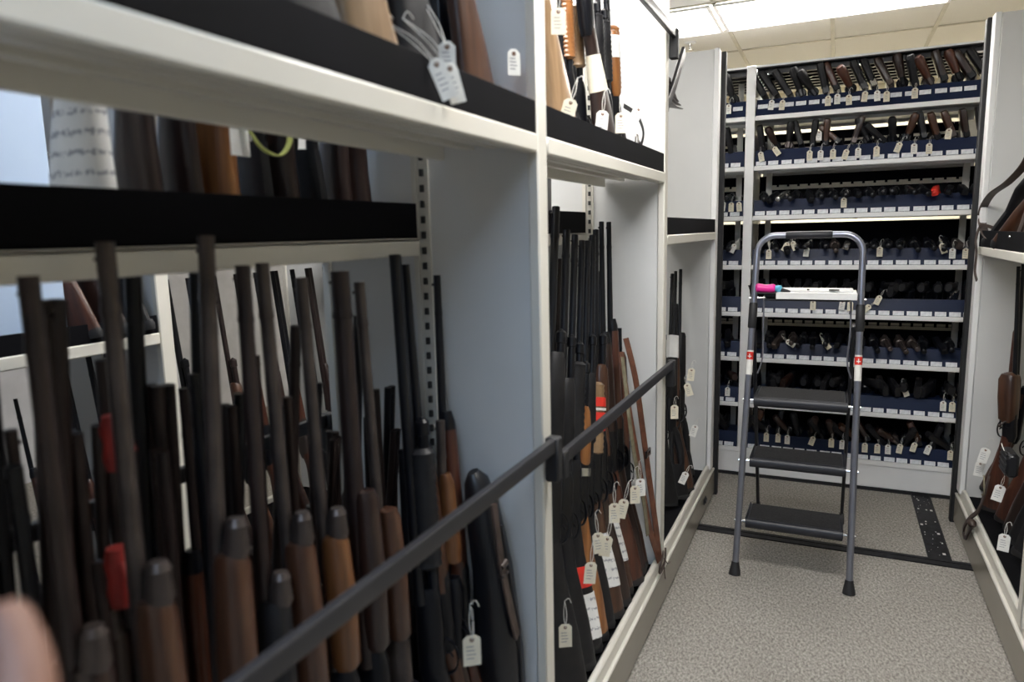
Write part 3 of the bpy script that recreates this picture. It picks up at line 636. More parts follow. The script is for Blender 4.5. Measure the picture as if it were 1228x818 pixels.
# leather slings of the last rifle
wpart('sling', 'leather', lambda b: loft(b, curve_pts([(-.70, 2.54, 1.10), (-.66, 2.53, .95), (-.635, 2.545, .75), (-.612, 2.575, .52), (-.592, 2.595, .34), (-.580, 2.60, .22)], 8), (.003, .016), ref=(1, -.4, 0), n=8, p=5), b2[10])
wpart('sling', 'leather', lambda b: loft(b, curve_pts([(-.70, 2.47, 1.06), (-.66, 2.44, .85), (-.625, 2.47, .60), (-.605, 2.53, .38), (-.588, 2.58, .26), (-.58, 2.60, .21)], 8), (.003, .015), ref=(1, -.4, 0), n=8, p=5), b2[9])
wpart('webbing_sling', 'olive', lambda b: loft(b, curve_pts([(-.68, 2.42, 1.05), (-.635, 2.37, .80), (-.615, 2.40, .62), (-.605, 2.45, .50), (-.60, 2.49, .36)], 8), (.002, .010), ref=(1, -.4, 0), n=8, p=5), b2[8])
wpart('buckle', 'gungrey', lambda b: (box(b, -.622, -.614, 2.53, 2.59, .645, .652, .001), box(b, -.622, -.614, 2.53, 2.59, .665, .672, .001), box(b, -.622, -.614, 2.53, 2.536, .645, .672), box(b, -.622, -.614, 2.584, 2.59, .645, .672)), b2[10])
r = thing('leather_knot', 'knotted brown leather strap end hanging over the left rack sill', 'strap', loc=(-.575, 2.62, .225))
part('loop', 'darkleather', lambda b: loft(b, curve_pts([(0, .03, .0), (.012, -.03, .015), (.014, -.075, .005), (.010, -.08, -.03), (.012, -.04, -.035), (.010, .02, -.02), (.004, .05, .01)], 6), (.004, .008), ref=(1, 0, 0), n=8, p=3), r)
part('lace', 'darkleather', lambda b: (loft(b, curve_pts([(.01, 0, -.01), (.018, -.03, -.05), (.020, -.02, -.085)], 5), .002, n=6), loft(b, curve_pts([(.01, 0, -.01), (.018, .03, -.045), (.020, .06, -.05)], 5), .002, n=6)), r)

# rear row of second bay
for i in range(8):
    y = 1.55 + i * .13
    long_gun(rk[(i * 5) % 9], (-1.03, y, ZD), (-.95, min(y + .03, 2.59), 1.30 + .1 * (i % 3)), 'dark gun in the rear row of the second left bay, %s from left' % ORD[i], -1, q.uniform(-.3, .3), group='guns in the rear row of the second bay')
r = thing('gun_case', 'black case standing on the rear shelf of second left bay', 'gun case', loc=(-.98, 2.34, 1.5))
part('body', 'nylon', lambda b: loft(b, [(0, 0, 0), (0, 0, .04), (0, -.01, .18), (0, -.015, .36), (0, -.015, .40)], [(.05, .07), (.055, .08), (.055, .095), (.05, .10), (.03, .08)], ref=(1, 0, 0), n=16, p=3), r)
part('handle', 'rubber', lambda b: loft(b, curve_pts([(.055, -.04, .26), (.075, -.03, .22), (.075, .01, .22), (.055, .02, .26)], 5), .006, n=8), r)

# ---- second left bay, upper shelf
up2 = [
 ('short_walnut', (-.66, 1.69), 0, {'sm': 'tan'}, 'carved light-brown stocked gun with tag on the second upper shelf', 'std'),
 ('pg_orange', (-.70, 1.985), 0, {}, 'black pump with ribbed orange forend, first along second upper shelf', 'pg'),
 ('pg_orange', (-.71, 2.10), 0, {'fo': (.60, .80, 'rib', 'tan')}, 'black pump with ribbed tan forend on the second upper shelf', 'pg'),
 ('short_dark', (-.66, 2.06), 0, {'sm': 'darkwalnut'}, 'gun with dark stock and pale label on the second upper shelf', 'std'),
 ('pg_black', (-.70, 2.27), 0, {}, 'black ribbed pump in the middle of the second upper shelf', 'pg'),
 ('pg_black', (-.70, 2.35), 0, {}, 'narrow black ribbed pump beside the white-labelled wood one', 'pg'),
 ('pg_orange', (-.69, 2.41), 0, {'fo': (.56, .80, 'round', 'orange')}, 'orange-wood pump with white label on second upper shelf', 'pg'),
 ('pg_orange', (-.71, 2.49), 0, {'fo': (.60, .84, 'rib', 'orange')}, 'ribbed orange pump at right end of second upper shelf', 'pg'),
]
for k, B, yw, ov, lab, t in up2:
    if t == 'pg': g = long_gun(k, (B[0], B[1], US - .255), (B[0] - .03, B[1] - .035, 2.37), lab, 1, R(60) + q.uniform(-.2, .2), over=ov, scale=.88)
    else: g = long_gun(k, (B[0], B[1] + .03, US), (B[0] - .04, B[1] - .04, US + .66), lab, 1, R(80), over=ov)
    if 'white label' in lab: part('paper_label', 'paper', lambda b: loft(b, [(.011, 0, .70), (.010, 0, .78)], [(.0295, .0245), (.028, .0235)], n=16, p=2.4), g)
    if 'pale label' in lab: gun_label(g, .2, .3, m='tag')
for (y, z, t, m_, lab) in ((1.60, 1.975, 0, 'tag', 'tan tag hanging high by the first cream post on second upper shelf'),
                       (1.66, 1.785, .3, 'tag', 'tag lying low against the lip under the carved stock'),
                       (1.93, 1.795, .1, 'tagwhite', 'pale tag leaning above the second upper shelf lip'),
                       (2.12, 1.815, .0, 'tag', 'tan tag with string in the middle of the second upper shelf'),
                       (2.29, 1.86, .5, 'tagwhite', 'small tag tied to the last orange pump on second upper shelf')):
    paper_tag((-.600, y, z), lab, tilt=t, yaw=R(30), m=m_, w=.034, h=.058, string=.06)
def ring(b, c, r_, k=.0025):
    P = [(c[0], c[1] + r_ * math.cos(a), c[2] + r_ * 1.4 * math.sin(a)) for a in [2 * math.pi * i / 16 for i in range(17)]]
    loft(b, P, k, n=6, ref=(1, 0, 0))
r = thing('sling_loop', 'thin black sling loop with swivels at right end of second upper shelf', 'strap', loc=(-.62, 2.38, 1.80))
part('strap', 'rubber', lambda b: loft(b, curve_pts([(-.03, -.05, .10), (0, .0, .075), (.012, .04, .03), (.006, .045, -.01), (0, .01, -.028)], 6), (.002, .009), ref=(1, 0, 0), n=8, p=4), r)
part('ring', 'chrome', lambda b: ring(b, (.006, -.02, -.01), .016), r)
part('swivel', 'gungrey', lambda b: ring(b, (.004, .012, -.02), .010), r)
for (y, z, lab) in ((1.70, 1.745, 'dark rounded butt ends lying by the lip under the carved stock'), (2.03, 1.745, 'brown wooden pistol grip resting on the second upper shelf lip'), (2.42, 1.735, 'grey metal hinge piece at right end of second upper shelf')):
    r = thing('gun_fitting', lab, 'gun part', loc=(-.62, y, z - .035))
    part('body', 'walnut' if 'brown' in lab else ('gunblack' if 'dark' in lab else 'gungrey'), lambda b: (loft(b, [(0, -.045, .02), (0, -.02, .04), (0, .02, .04), (0, .045, .02)], [(.015, .014), (.02, .028), (.02, .028), (.012, .014)], ref=(1, 0, 0), n=14, p=2.4)), r)
    part('pin', 'chrome', lambda b: loft(b, [(.014, 0, .04), (.024, 0, .04)], .006, n=10), r)

# tags low in second bay
low = [(1.575, .47, 'tag', 0, 'tan tag lowest and nearest in the second left bay'), (1.78, .545, 'tag', .1, 'tan tag hanging above the red tape in second left bay'),
       (1.86, .60, 'tag', -.1, 'tan tag upper left of the paper labels in second bay'), (1.93, .56, 'tag', .2, 'tan tag over the walnut butts in second left bay'),
       (2.02, .63, 'tag', 0, 'tan tag on long white string in second left bay'), (2.11, .61, 'tag', .25, 'tilted tan tag right of the long-string one in second bay'),
       (2.27, .60, 'tag', 0, 'shaded tan tag behind the brightest tag in second left bay'), (2.345, .60, 'tagwhite', -.05, 'brightest cream tag right of the pair in second left bay')]
for (y, z, m_, t, lab) in low:
    paper_tag((-.592, y, z), lab, tilt=t, yaw=R(30), m=m_, w=.034, h=.064, string=.07)

# ---- last left bay
for i, (k, B, Mz, lab, ov) in enumerate([
 ('black_long', (-.74, 3.22), (-.78, 3.50, 1.26), 'black shotgun partly hidden behind the second cream post', {}),
 ('black_thumb', (-.735, 3.32), (-.745, 3.62, 1.27), 'black rifle with white paper on its forend in last left bay', {}),
 ('bolt_walnut', (-.735, 3.42), (-.74, 3.68, 1.28), 'walnut-stocked rifle in the last left bay', {'L': 1.18}),
 ('black_thumb', (-.73, 3.54), (-.735, 3.77, 1.285), 'black thumbhole rifle with many small tags in last left bay', {}),
 ('black_long', (-.73, 3.66), (-.76, 3.79, 1.10), 'short black rifle leaning at right end of last left bay', {})]):
    g = long_gun(k, (B[0] + .045, B[1] - .05, ZD), Mz, lab, 1, R(52) + q.uniform(-.2, .2), name='rifle' if 'rifle' in lab else 'shotgun', over=ov)
    if i == 1: part('paper_label', 'paper', lambda b: loft(b, [(.002, 0, .74), (.002, 0, .86)], [(.031, .027), (.029, .025)], n=12, p=3), g)
for (y, z, t, m_, lab) in ((2.93, .73, 0, 'tag', 'cream tag with string at left of last left bay'), (3.30, .82, .1, 'tag', 'tag high on the right rifles of last left bay'),
                     (3.24, .76, -.3, 'tag', 'tilted tag under the high tag in last left bay'), (3.40, .52, .3, 'tagwhite', 'small white tag near bay end low on a black stock'),
                     (3.16, .36, .4, 'tagwhite', 'small white tag against the brown stock near the sill')):
    paper_tag((-.595, y, z), lab, tilt=t, yaw=R(20), m=m_, w=.032, h=.06, string=.04)

# ---- far rack contents
for i in range(3):
    y = 1.34 + i * .09
    long_gun(['short_walnut', 'short_dark', 'short_black'][i % 3], (-2.10, y, 1.205), (-2.16, y - .06, 1.86), 'gun on the hidden far rack shelf, %s from left' % ORD[i], 1, .4, group='guns on the far rack shelf', over={'sm': 'redwood'} if i % 3 == 0 else None)
for i in range(10):
    y = 1.70 + i * .11
    long_gun(rk[i % 9], (-2.07, y, ZD), (-2.2, y, 1.36), 'gun in the lower part of the hidden far rack, %s from left' % ORD[i], 1, 0, group='guns in the lower far rack')
for i in range(14):  # row crowded and darkened to imitate the dark red veil at lower left
    y = .47 + i * .078
    long_gun(rk[(i + 3) % 9], (-2.07, y, ZD), (-2.2, y, 1.02 + .14 * (i % 2)), 'gun below the hidden far rack shelf, %s from left' % ORD[i], 1, 0, group='guns below the far rack shelf', scale=.72, over={'sm': 'darkwalnut'})

r = thing('glare_stand_in', 'tall pale blue stand-in for the glare at the left edge', 'box', loc=(-2.15, 1.12, 1.206))  # made-up block shaped to imitate the pale glare, grille lines included
part('body', 'glareblue', lambda b: box(b, -.12, .12, -.24, .20, 0, .88, .006), r)
part('glare_lines', 'card', lambda b: [box(b, .120, .124, -.22 + k * .018, -.212 + k * .018, .30, .34) for k in range(22)], r)
part('glare_top', 'paper', lambda b: box(b, -.125, .125, -.245, .205, .84, .885, .004), r)

# ------------------------------------------------------------------ back rack
BY = 4.328; BX0, BX1 = -1.66, .735
rack = thing('storage_rack', 'tall pale rack across the back wall holding eight rows of pistols', 'shelving', loc=(-.3, BY + .29, 0))
wpart('base', 'white', lambda b: (box(b, BX0, BX1, BY, BY + .58, .020, .178, .003), box(b, BX0, BX1, BY - .006, BY, .15, .178, .002)), rack)
wpart('kick_strip', 'rubber', lambda b: box(b, BX0, BX1, BY - .001, BY + .57, 0, .020), rack)
for x0, x1 in ((-.497, -.447), (.70, .75), (-1.70, -1.65)):
    wpart('upright_panel', 'panel', lambda b: box(b, x0 + .008, x1 - .008, BY + .02, BY + .58, .175, 2.385), rack)
    wpart('upright_post', 'white', lambda b: box(b, x0, x1, BY - .004, BY + .02, .15, 2.39, .003), rack)
for xc in (-.385, .63, -.56, -1.60):
    wpart('slotted_upright', 'cream', lambda b: box(b, xc - .016, xc + .016, BY + .285, BY + .30, .178, 2.36), rack)
def top(b):
    for x0, x1 in ((-1.65, -.497), (-.447, .70)):
        box(b, x0, x1, BY, BY + .012, 2.372, 2.385, .001); box(b, x0, x1, BY + .56, BY + .58, 2.34, 2.385)
        for k in range(6): box(b, x0, x1, BY + .05 + k * .09, BY + .075 + k * .09, 2.345, 2.372)
wpart('top_frame', 'bar', top, rack)
wpart('top_edge', 'white', lambda b: (box(b, -1.65, -.497, BY - .003, BY, 2.378, 2.388), box(b, -.447, .70, BY - .003, BY, 2.378, 2.388)), rack)
wpart('top_cover', 'bar', lambda b: (box(b, -1.65, -.497, BY + .002, BY + .57, 2.372, 2.384), box(b, -.447, .70, BY + .002, BY + .57, 2.372, 2.384)), rack)
wpart('top_clips', 'chrome', lambda b: [box(b, x, x + .035, BY + .03 + (k % 3) * .09, BY + .045 + (k % 3) * .09, 2.338, 2.346) for k, x in enumerate((-.42, -.36, -.20, .05, .30, .50, .60))], rack)

SZ = [2.122, 1.845, 1.566, 1.283, 1.008, .738, .460, .182]
rowname = ['top', 'second', 'third', 'fourth', 'fifth', 'sixth', 'seventh', 'bottom']
def rack_shelf(row, x0, x1, side):
    z = SZ[row]
    r = thing('shelf', '%s pistol shelf of the back rack, %s section' % (rowname[row], side), 'shelf', loc=((x0 + x1) / 2, BY, z))
    if row < 7:
        wpart('board', 'white', lambda b: (box(b, x0, x1, BY - .001, BY + .012, z - .030, z - .004, .003), box(b, x0, x1, BY + .012, BY + .272, z - .012, z - .006), box(b, x0, x1, BY + .262, BY + .272, z - .03, z - .006),
                                           box(b, x0, x1, BY + .31, BY + .56, z - .012, z - .006), box(b, x0, x1, BY + .548, BY + .56, z - .03, z - .006)), r)
    # sloped tray with scalloped dividers
    th = .085
    def tr(b):
        a = [(BY + .004, z - .004), (BY + .030, z + th), (BY + .036, z + th), (BY + .25, z + th - .02), (BY + .25, z - .004)]
        v0 = [b.verts.new((x0 + .004, y, zz)) for y, zz in a]; v1 = [b.verts.new((x1 - .004, y, zz)) for y, zz in a]
        b.faces.new(v0); b.faces.new(list(reversed(v1)))
        for i in range(5): b.faces.new((v0[i], v0[(i + 1) % 5], v1[(i + 1) % 5], v1[i]))
    wpart('tray', 'tray', tr, r)
    wpart('rear_tray', 'lip', lambda b: box(b, x0 + .004, x1 - .004, BY + .318, BY + .548, z, z + [.10, .20, .235, .235, .235, .235, .235, .235][row], .004), r)
    n = max(3, int((x1 - x0) / .0645)); zo = .034 if row == 0 else -.002
    sl = (.026 / (th + .004))
    for k in range(n):
        xa = x0 + .012 + k * (x1 - x0 - .02) / n
        me_w = (x1 - x0 - .02) / n * .80
        yb = BY + .004 + (zo) * sl - .0025
        me = cached(('label_card', round(me_w, 4)), 'card', lambda b: box(b, 0, me_w, 0, .0012, 0, .024))
        c = link('label_card', me, r); c.location = (xa - r.location.x + rnd.uniform(-.003, .003), yb - r.location.y, z + zo - r.location.z); c.rotation_euler = (-.28, 0, 0)
    if row in (1, 2, 5):
        def st(b):
            k = x0 + .06
            while k < x1 - .08:
                for zz in ((.10, .135) if row == 1 else ((.165,) if row == 2 else (.175, .158))): box(b, k, k + .044, BY + .300, BY + .303, z + zz, z + zz + .014)
                k += .058
        wpart('rear_label_strip', 'tag', lambda b: (st(b), box(b, x0 + .05, x1 - .05, BY + .304, BY + .309, z + .095, z + .102)) if row == 1 else (st(b), box(b, x0 + .05, x1 - .05, BY + .304, BY + .309, z + .152, z + .168)), r)
    return r
for row in range(8):
    rack_shelf(row, -.447, .70, 'right wide')
    rack_shelf(row, -1.65, -.497, 'left')

# pistols -------------------------------------------------
def p_slide(b): loft(b, [(0, -.055, 0), (0, -.052, 0), (0, .12, 0), (0, .125, -.002)], [(.010, .012), (.0125, .0145), (.0125, .0145), (.010, .011)], ref=(1, 0, 0), n=12, p=5); loft(b, [(0, .125, .002), (0, .128, .002)], .006, n=8)
def p_grip(b): loft(b, [(0, -.030, -.010), (0, -.036, -.05), (0, -.046, -.095), (0, -.048, -.105)], [(.0135, .026), (.0145, .026), (.015, .026), (.012, .022)], ref=(1, 0, 0), n=12, p=3)
def p_guard(b): loft(b, curve_pts([(0, -.005, -.015), (0, .0, -.042), (0, .035, -.042), (0, .045, -.014)], 4), .003, n=6, ref=(1, 0, 0))
def r_barrel(b): loft(b, [(0, .03, .004), (0, .03, .004), (0, .14, .004), (0, .142, .004)], [.010, .011, .010, .007], n=12); box(b, -.002, .002, .04, .14, .010, .019)
def r_cyl(b): loft(b, [(0, -.014, -.002), (0, -.010, -.002), (0, .028, -.002), (0, .032, -.002)], [.017, .021, .021, .016], n=14)
def r_frame(b): box(b, -.0085, .0085, -.04, .04, .012, .020, .003); box(b, -.0085, .0085, -.045, -.014, -.035, .018, .004); box(b, -.007, .007, -.02, .05, -.030, -.022, .002)
def r_grip(b): loft(b, [(0, -.034, -.018), (0, -.048, -.05), (0, -.062, -.085), (0, -.066, -.098)], [(.013, .017), (.0155, .019), (.018, .022), (.012, .016)], ref=(1, 0, 0), n=14, p=2.3)
def pistol(kind, mx, label, group, met='gunblack', gm='poly'):
    r = thing('revolver' if kind == 'r' else 'pistol', label, 'handgun', mx=mx, group=group)
    if kind == 'r':
        link('barrel', cached('r_barrel', met, r_barrel), r); link('cylinder', cached('r_cylinder', met, r_cyl), r); link('frame', cached('r_frame', met, r_frame), r)
        link('grip', cached('r_grip', gm, r_grip), r)
    else:
        link('slide', cached('p_slide', met, p_slide), r); link('grip', cached('p_grip', gm, p_grip), r)
    link('trigger_guard', cached('p_guard', met, p_guard), r)
    return r
def place_row(row, xs, mode, side):
    z = SZ[row] + .075
    for i, x in enumerate(xs):
        kind = 'r' if rnd.random() < .45 else 'p'; met = 'chrome' if rnd.random() < .06 else ('gungrey' if rnd.random() < .10 else 'gunblack')
        gm = rnd.choice(['poly', 'poly', 'darkwalnut', 'walnut'] if row in (0, 1, 7) else ['poly', 'poly', 'poly', 'poly', 'poly', 'darkwalnut'])
        extra = ''
        if mode == 'up':      # grip rising, leaning left
            tilt = R(rnd.uniform(-38, -12)) if row == 0 else R(rnd.uniform(-55, 20))
            mx = Matrix.Translation((x, BY + .085, z + .030)) @ Matrix.Rotation(tilt, 4, 'Y') @ Matrix.Rotation(R(180), 4, 'Y') @ Matrix.Rotation(R(rnd.uniform(-12, 12)), 4, 'X') @ Matrix.Scale(1.4 if row == 0 else 1.2, 4)
            if row == 0: gm = rnd.choice(['poly', 'poly', 'darkwalnut', 'darkwalnut', 'redwood'])
            extra = 'grip up'
        elif mode == 'nose':  # muzzle and cylinder to the front
            mx = Matrix.Translation((x, BY + .115, z + .032)) @ Matrix.Rotation(R(180 + rnd.uniform(-9, 9)), 4, 'Z') @ Matrix.Rotation(R(rnd.uniform(-12, -2)), 4, 'X') @ Matrix.Rotation(R(rnd.uniform(-20, 20)), 4, 'Y') @ Matrix.Scale(1.32, 4)
            kind = 'r' if rnd.random() < .75 else 'p'; extra = 'muzzle to front'
        else:                 # butt to the front
            mx = Matrix.Translation((x, BY + .10, z + .020)) @ Matrix.Rotation(R(rnd.uniform(50, 85)), 4, 'X') @ Matrix.Rotation(R(180), 4, 'Z') @ Matrix.Rotation(R(rnd.uniform(-15, 15)), 4, 'Y')
            extra = 'butt to front'
            mx = Matrix.Translation((x, BY + .135, z + .040)) @ Matrix.Rotation(R(rnd.uniform(-8, 8)), 4, 'Z') @ Matrix.Rotation(R(-68), 4, 'X') @ Matrix.Rotation(R(rnd.uniform(-30, 30)), 4, 'Y') @ Matrix.Scale(1.3, 4)
        if row == 2 and side == 'right' and i == 14: met = gm = 'redtape'; kind = 'p'
        nm = {'gunblack': 'black', 'gungrey': 'grey steel', 'chrome': 'bright nickel', 'redtape': 'red'}[met]
        w = {'poly': 'black', 'darkwalnut': 'dark wood', 'walnut': 'brown wood', 'redwood': 'reddish wood', 'redtape': 'red'}[gm]
        pistol(kind, mx, '%s %s, %s grip, %s from left, %s back rack shelf%s' % (nm, 'revolver' if kind == 'r' else 'pistol', w, ORD[i], rowname[row], '' if side == 'right' else ' left of post'),
               'handguns on the %s back rack shelf' % rowname[row], met, gm)
modes = ['up', 'up', 'nose', 'nose', 'butt', 'nose', 'butt', 'up']
counts = [18, 17, 18, 17, 17, 18, 17, 18]
for row in range(8):
    n = counts[row]; xs = [-.40 + (1.05 / (n - 1)) * i + rnd.uniform(-.008, .008) for i in range(n)]
    place_row(row, xs, modes[row], 'right')
    xs = [-.72 + .072 * i + rnd.uniform(-.006, .006) for i in range(3)]
    place_row(row, xs, modes[row], 'left')

# tags on the back rack: (row, x, dz, tilt)
TG = {0: [(-.362, .046, .12), (-.305, .040, .1), (-.073, .041, 0), (-.028, .046, 0), (.029, .036, -.05), (.104, .046, .1), (.163, .044, -.05), (.207, .036, 0), (.336, .040, 0), (-.591, .044, 0)],
      1: [(-.407, .046, -.2), (-.154, .036, 0), (-.099, .034, 0), (-.037, .036, 0), (.025, .030, .25), (.086, .034, 0), (.174, .036, 0), (.275, .050, .35), (.348, .038, 0), (.416, .034, 0), (-.328, .072, -.6), (-.112, .142, 0), (.501, .104, .1)],
      2: [(.028, .053, 0), (-.611, .055, .1), (-.564, .050, 0), (-.52, .050, -.1)],
      3: [(-.151, .071, .1), (.216, .068, 0), (.510, .082, -.35), (.553, .056, 0), (.612, .055, 0), (-.350, .059, 0), (-.549, .094, .4), (-.262, .10, .5), (-.218, .105, -.4)],
      4: [(.221, .080, .4), (-.105, .045, 0), (.044, .050, .1), (.085, .045, 0), (.166, .033, .8)], 5: [(-.026, .090, -.7), (-.216, .091, -1.0)],
      6: [(.561, .062, 0), (.603, .061, 0), (.381, .122, -.4), (-.56, .059, 0)],
      7: [(-.331, .075, 0), (-.265, .077, 0), (-.214, .072, 0), (-.079, .078, .3), (.023, .077, 0), (.080, .073, 0), (.196, .068, 0), (.259, .069, 0), (.312, .070, 0), (.369, .080, .15), (.437, .095, .25), (.505, .088, .3), (.612, .070, 0)]}
# x values above were read for a plane; widen to the tray plane of the rack
def kx(x): return x
for row, L in TG.items():
    for i, (x, dz, t) in enumerate(L):
        side = 'left' if x < -.47 else 'wide'
        paper_tag((x, BY - .004 + max(0, dz - .03) * .22 - (.012 if dz < .1 else 0), SZ[row] + dz), 'manila tag on back rack %s shelf, %s, %s in reading order' % (rowname[row], side + ' section', ORD[i]), tilt=t, lean=R(-6),
                  m='tag' if (i + row) % 3 else 'tagwhite', w=.029, h=.054, string=.05, strdir=(.1, .5, 1), group='tags on the %s back rack shelf' % rowname[row])
r = thing('cream_box', 'small cream cardboard box at right end of the second back rack shelf', 'box', loc=(.600, BY + .10, SZ[1] + .085))
part('body', 'tag', lambda b: box(b, -.04, .035, -.04, .04, 0, .085, .003), r)
part('lid_flap', 'tag', lambda b: box(b, -.042, .037, -.042, .042, .078, .088, .002), r)

# ------------------------------------------------------------------ step ladder
lad = thing('step_ladder', 'grey folding step ladder with three black steps in the aisle', 'ladder', loc=(-.115, 3.3, 0))
def LR(z, side):      # front rail position at height z
    t = z / 1.46
    xl = -.343 + .030 * t; xr = .108 - .006 * t
    return Vector(((xl if side < 0 else xr), 3.02 + .28 * t, z))
def rails(b):
    top_ = 1.46; P = []
    P.append(LR(.03, -1)); P.append(LR(.7, -1)); P.append(LR(1.385, -1))
    c = LR(1.385, -1)
    for a in range(1, 8):
        th = R(90 * a / 8); P.append(Vector((c.x + .075 * (1 - math.cos(th)), c.y + .012 * math.sin(th), c.z + .075 * math.sin(th))))
    d = LR(1.385, 1)
    P.append(Vector((c.x + .075, c.y + .014, c.z + .075))); P.append(Vector((d.x - .075, d.y + .014, d.z + .075)))
    for a in range(7, 0, -1):
        th = R(90 * a / 8); P.append(Vector((d.x - .075 * (1 - math.cos(th)), d.y + .012 * math.sin(th), d.z + .075 * math.sin(th))))
    P.append(LR(1.385, 1)); P.append(LR(.7, 1)); P.append(LR(.03, 1))
    loft(b, P, .0135, ref=(0, 1, 0), n=16)
wpart('front_frame', 'alu', rails, lad)
c = LR(1.385, -1)
wpart('hand_grip', 'step', lambda b: loft(b, [(-.20, c.y + .0135, 1.460), (-.195, c.y + .0135, 1.460), (-.02, c.y + .0135, 1.460), (-.015, c.y + .0135, 1.460)], [.014, .0165, .0165, .014], n=16, ref=(0, 0, 1)), lad)
for s in (-1, 1):
    wpart('joint_sleeve', 'rubber', lambda b: loft(b, [LR(1.06, s), LR(1.065, s), LR(1.165, s), LR(1.17, s)], [.0145, .018, .018, .0145], n=14, ref=(0, 1, 0)), lad)
    wpart('rubber_foot', 'rubber', lambda b: loft(b, [LR(0.0, s), LR(.012, s), LR(.045, s), LR(.055, s)], [.025, .024, .017, .016], n=16, ref=(0, 1, 0)), lad)
    xr = -.318 if s < 0 else .083
    P0 = Vector((xr, 3.78, .015)); P1 = Vector((xr, 3.27, 1.08))
    wpart('rear_leg', 'step', lambda b: loft(b, [P0, P1], (.008, .014), ref=(1, 0, 0), n=14, p=4), lad)
    wpart('rubber_foot', 'rubber', lambda b: loft(b, [P0 - Vector((0, 0, .015)), P0 + Vector((0, -.004, .035))], [(.014, .022), (.011, .018)], ref=(1, 0, 0), n=12, p=3), lad)
    st = wpart('warning_sticker', 'tagwhite', lambda b: loft(b, [LR(.86, s), LR(.965, s)], .0142, n=16, ref=(0, 1, 0)), lad)
    def red(b):
        loft(b, [LR(.925, s), LR(.958, s)], .0146, n=16, ref=(0, 1, 0))
    link_ = wpart('red_mark', 'redtape', red, lad); link_.parent = st; link_.matrix_parent_inverse = Matrix.Identity(4)
    bm = bmesh.new(); red(bm); bm.free()
    def cross(b):
        p_ = LR(.9415, s)
        box(b, p_.x - .008, p_.x + .008, p_.y - .0155, p_.y - .0148, .9395, .9435); box(b, p_.x - .002, p_.x + .002, p_.y - .0160, p_.y - .0148, .930, .953)
    cr_ = wpart('cross_mark', 'tagwhite', cross, lad); cr_.parent = st
STEPS = [(.245, .22), (.505, .17), (.765, .17)]
for i, (zs, dep) in enumerate(STEPS):
    a = LR(zs, -1); d = LR(zs, 1); yf = a.y - .012; x0 = a.x + .030; x1 = d.x - .032
    dep = [.20, .20, .24][i]
    stp = wpart('step', 'step', lambda b: (box(b, x0, x1, yf, yf + dep, zs - .028, zs, .006), loft(b, [(x0, yf + .010, zs - .018), (x1, yf + .010, zs - .018)], (.022, .018), ref=(0, 0, 1), n=14),
                                           box(b, x0 - .002, x0 + .004, yf + .004, yf + dep, zs - .034, zs + .006, .002), box(b, x1 - .004, x1 + .002, yf + .004, yf + dep, zs - .034, zs + .006, .002)), lad)
    def tread(b):
        k = yf + .018
        while k < yf + dep - .01:
            box(b, x0 + .012, x1 - .012, k, k + .007, zs, zs + .0025); k += .010
    t_ = wpart('tread_mat', 'mat', tread, lad); t_.parent = stp
    wpart('pivot_bolt', 'chrome', lambda b: (loft(b, [(a.x - .018, a.y, zs - .015), (x0, a.y + .004, zs - .015)], .005, ref=(0, 0, 1), n=8), loft(b, [(x1, a.y + .004, zs - .015), (d.x + .018, a.y, zs - .015)], .005, ref=(0, 0, 1), n=8)), lad)
# tray at the top
a = LR(1.205, -1); d = LR(1.205, 1); yt = a.y
tr_ = wpart('tool_tray', 'step', lambda b: (box(b, a.x + .045, d.x - .040, yt + .00, yt + .17, 1.185, 1.200, .004), box(b, a.x + .045, d.x - .04, yt, yt + .008, 1.18, 1.212, .002), box(b, a.x + .045, d.x - .04, yt + .165, yt + .173, 1.18, 1.212, .002)), lad)
wpart('tray_pin', 'chrome', lambda b: (loft(b, [(a.x - .02, a.y + .004, 1.19), (a.x + .05, a.y + .008, 1.192)], .004, ref=(0, 0, 1), n=8), loft(b, [(d.x - .045, d.y + .008, 1.192), (d.x + .02, d.y + .004, 1.19)], .004, ref=(0, 0, 1), n=8)), lad)
for s, x in ((-1, a.x + .040), (1, d.x - .036)):
    wpart('link_rod', 'alu', lambda b: loft(b, curve_pts([(x, yt + .02, 1.185), (x + .002, yt - .01, 1.05), (x - s * .004, yt - .02, .93), (x + s * .014, yt - .03, .86)], 5), .0035, n=8), lad)
# things on the tray
r = thing('document_tray', 'long white plastic folder lying on top of the step ladder tray', 'folder', loc=(-.06, yt + .06, 1.213))
wpart('sheet', 'paper', lambda b: (box(b, -.225, .088, yt - .045, yt + .14, 1.213, 1.219, .002), box(b, -.225, .088, yt - .048, yt - .044, 1.192, 1.219, .001), box(b, -.212, .075, yt + .00, yt + .13, 1.219, 1.228, .003)), r)
wpart('clip', 'rubber', lambda b: (box(b, -.02, .02, yt - .010, yt + .004, 1.228, 1.232, .001), box(b, -.105, -.095, yt - .01, yt + .0, 1.228, 1.233, .001)), r)
r = thing('pink_marker', 'hot pink rolled tape grip on the left of the ladder tray', 'tape roll', loc=(-.265, yt + .02, 1.235))
wpart('body', 'pink', lambda b: loft(b, [(-.312, yt, 1.236), (-.306, yt, 1.236), (-.27, yt, 1.232), (-.238, yt, 1.234), (-.232, yt, 1.234)], [.014, .020, .0175, .020, .014], ref=(0, 0, 1), n=16), r)
wpart('tip', 'bluetape', lambda b: loft(b, [(-.232, yt, 1.234), (-.214, yt - .004, 1.232), (-.205, yt - .008, 1.226)], [.012, .017, .008], ref=(0, 0, 1), n=12), r)
wpart('nib', 'rubber', lambda b: loft(b, [(-.21, yt - .006, 1.229), (-.185, yt - .01, 1.224), (-.17, yt - .01, 1.222)], [.010, .007, .003], ref=(0, 0, 1), n=10), r)
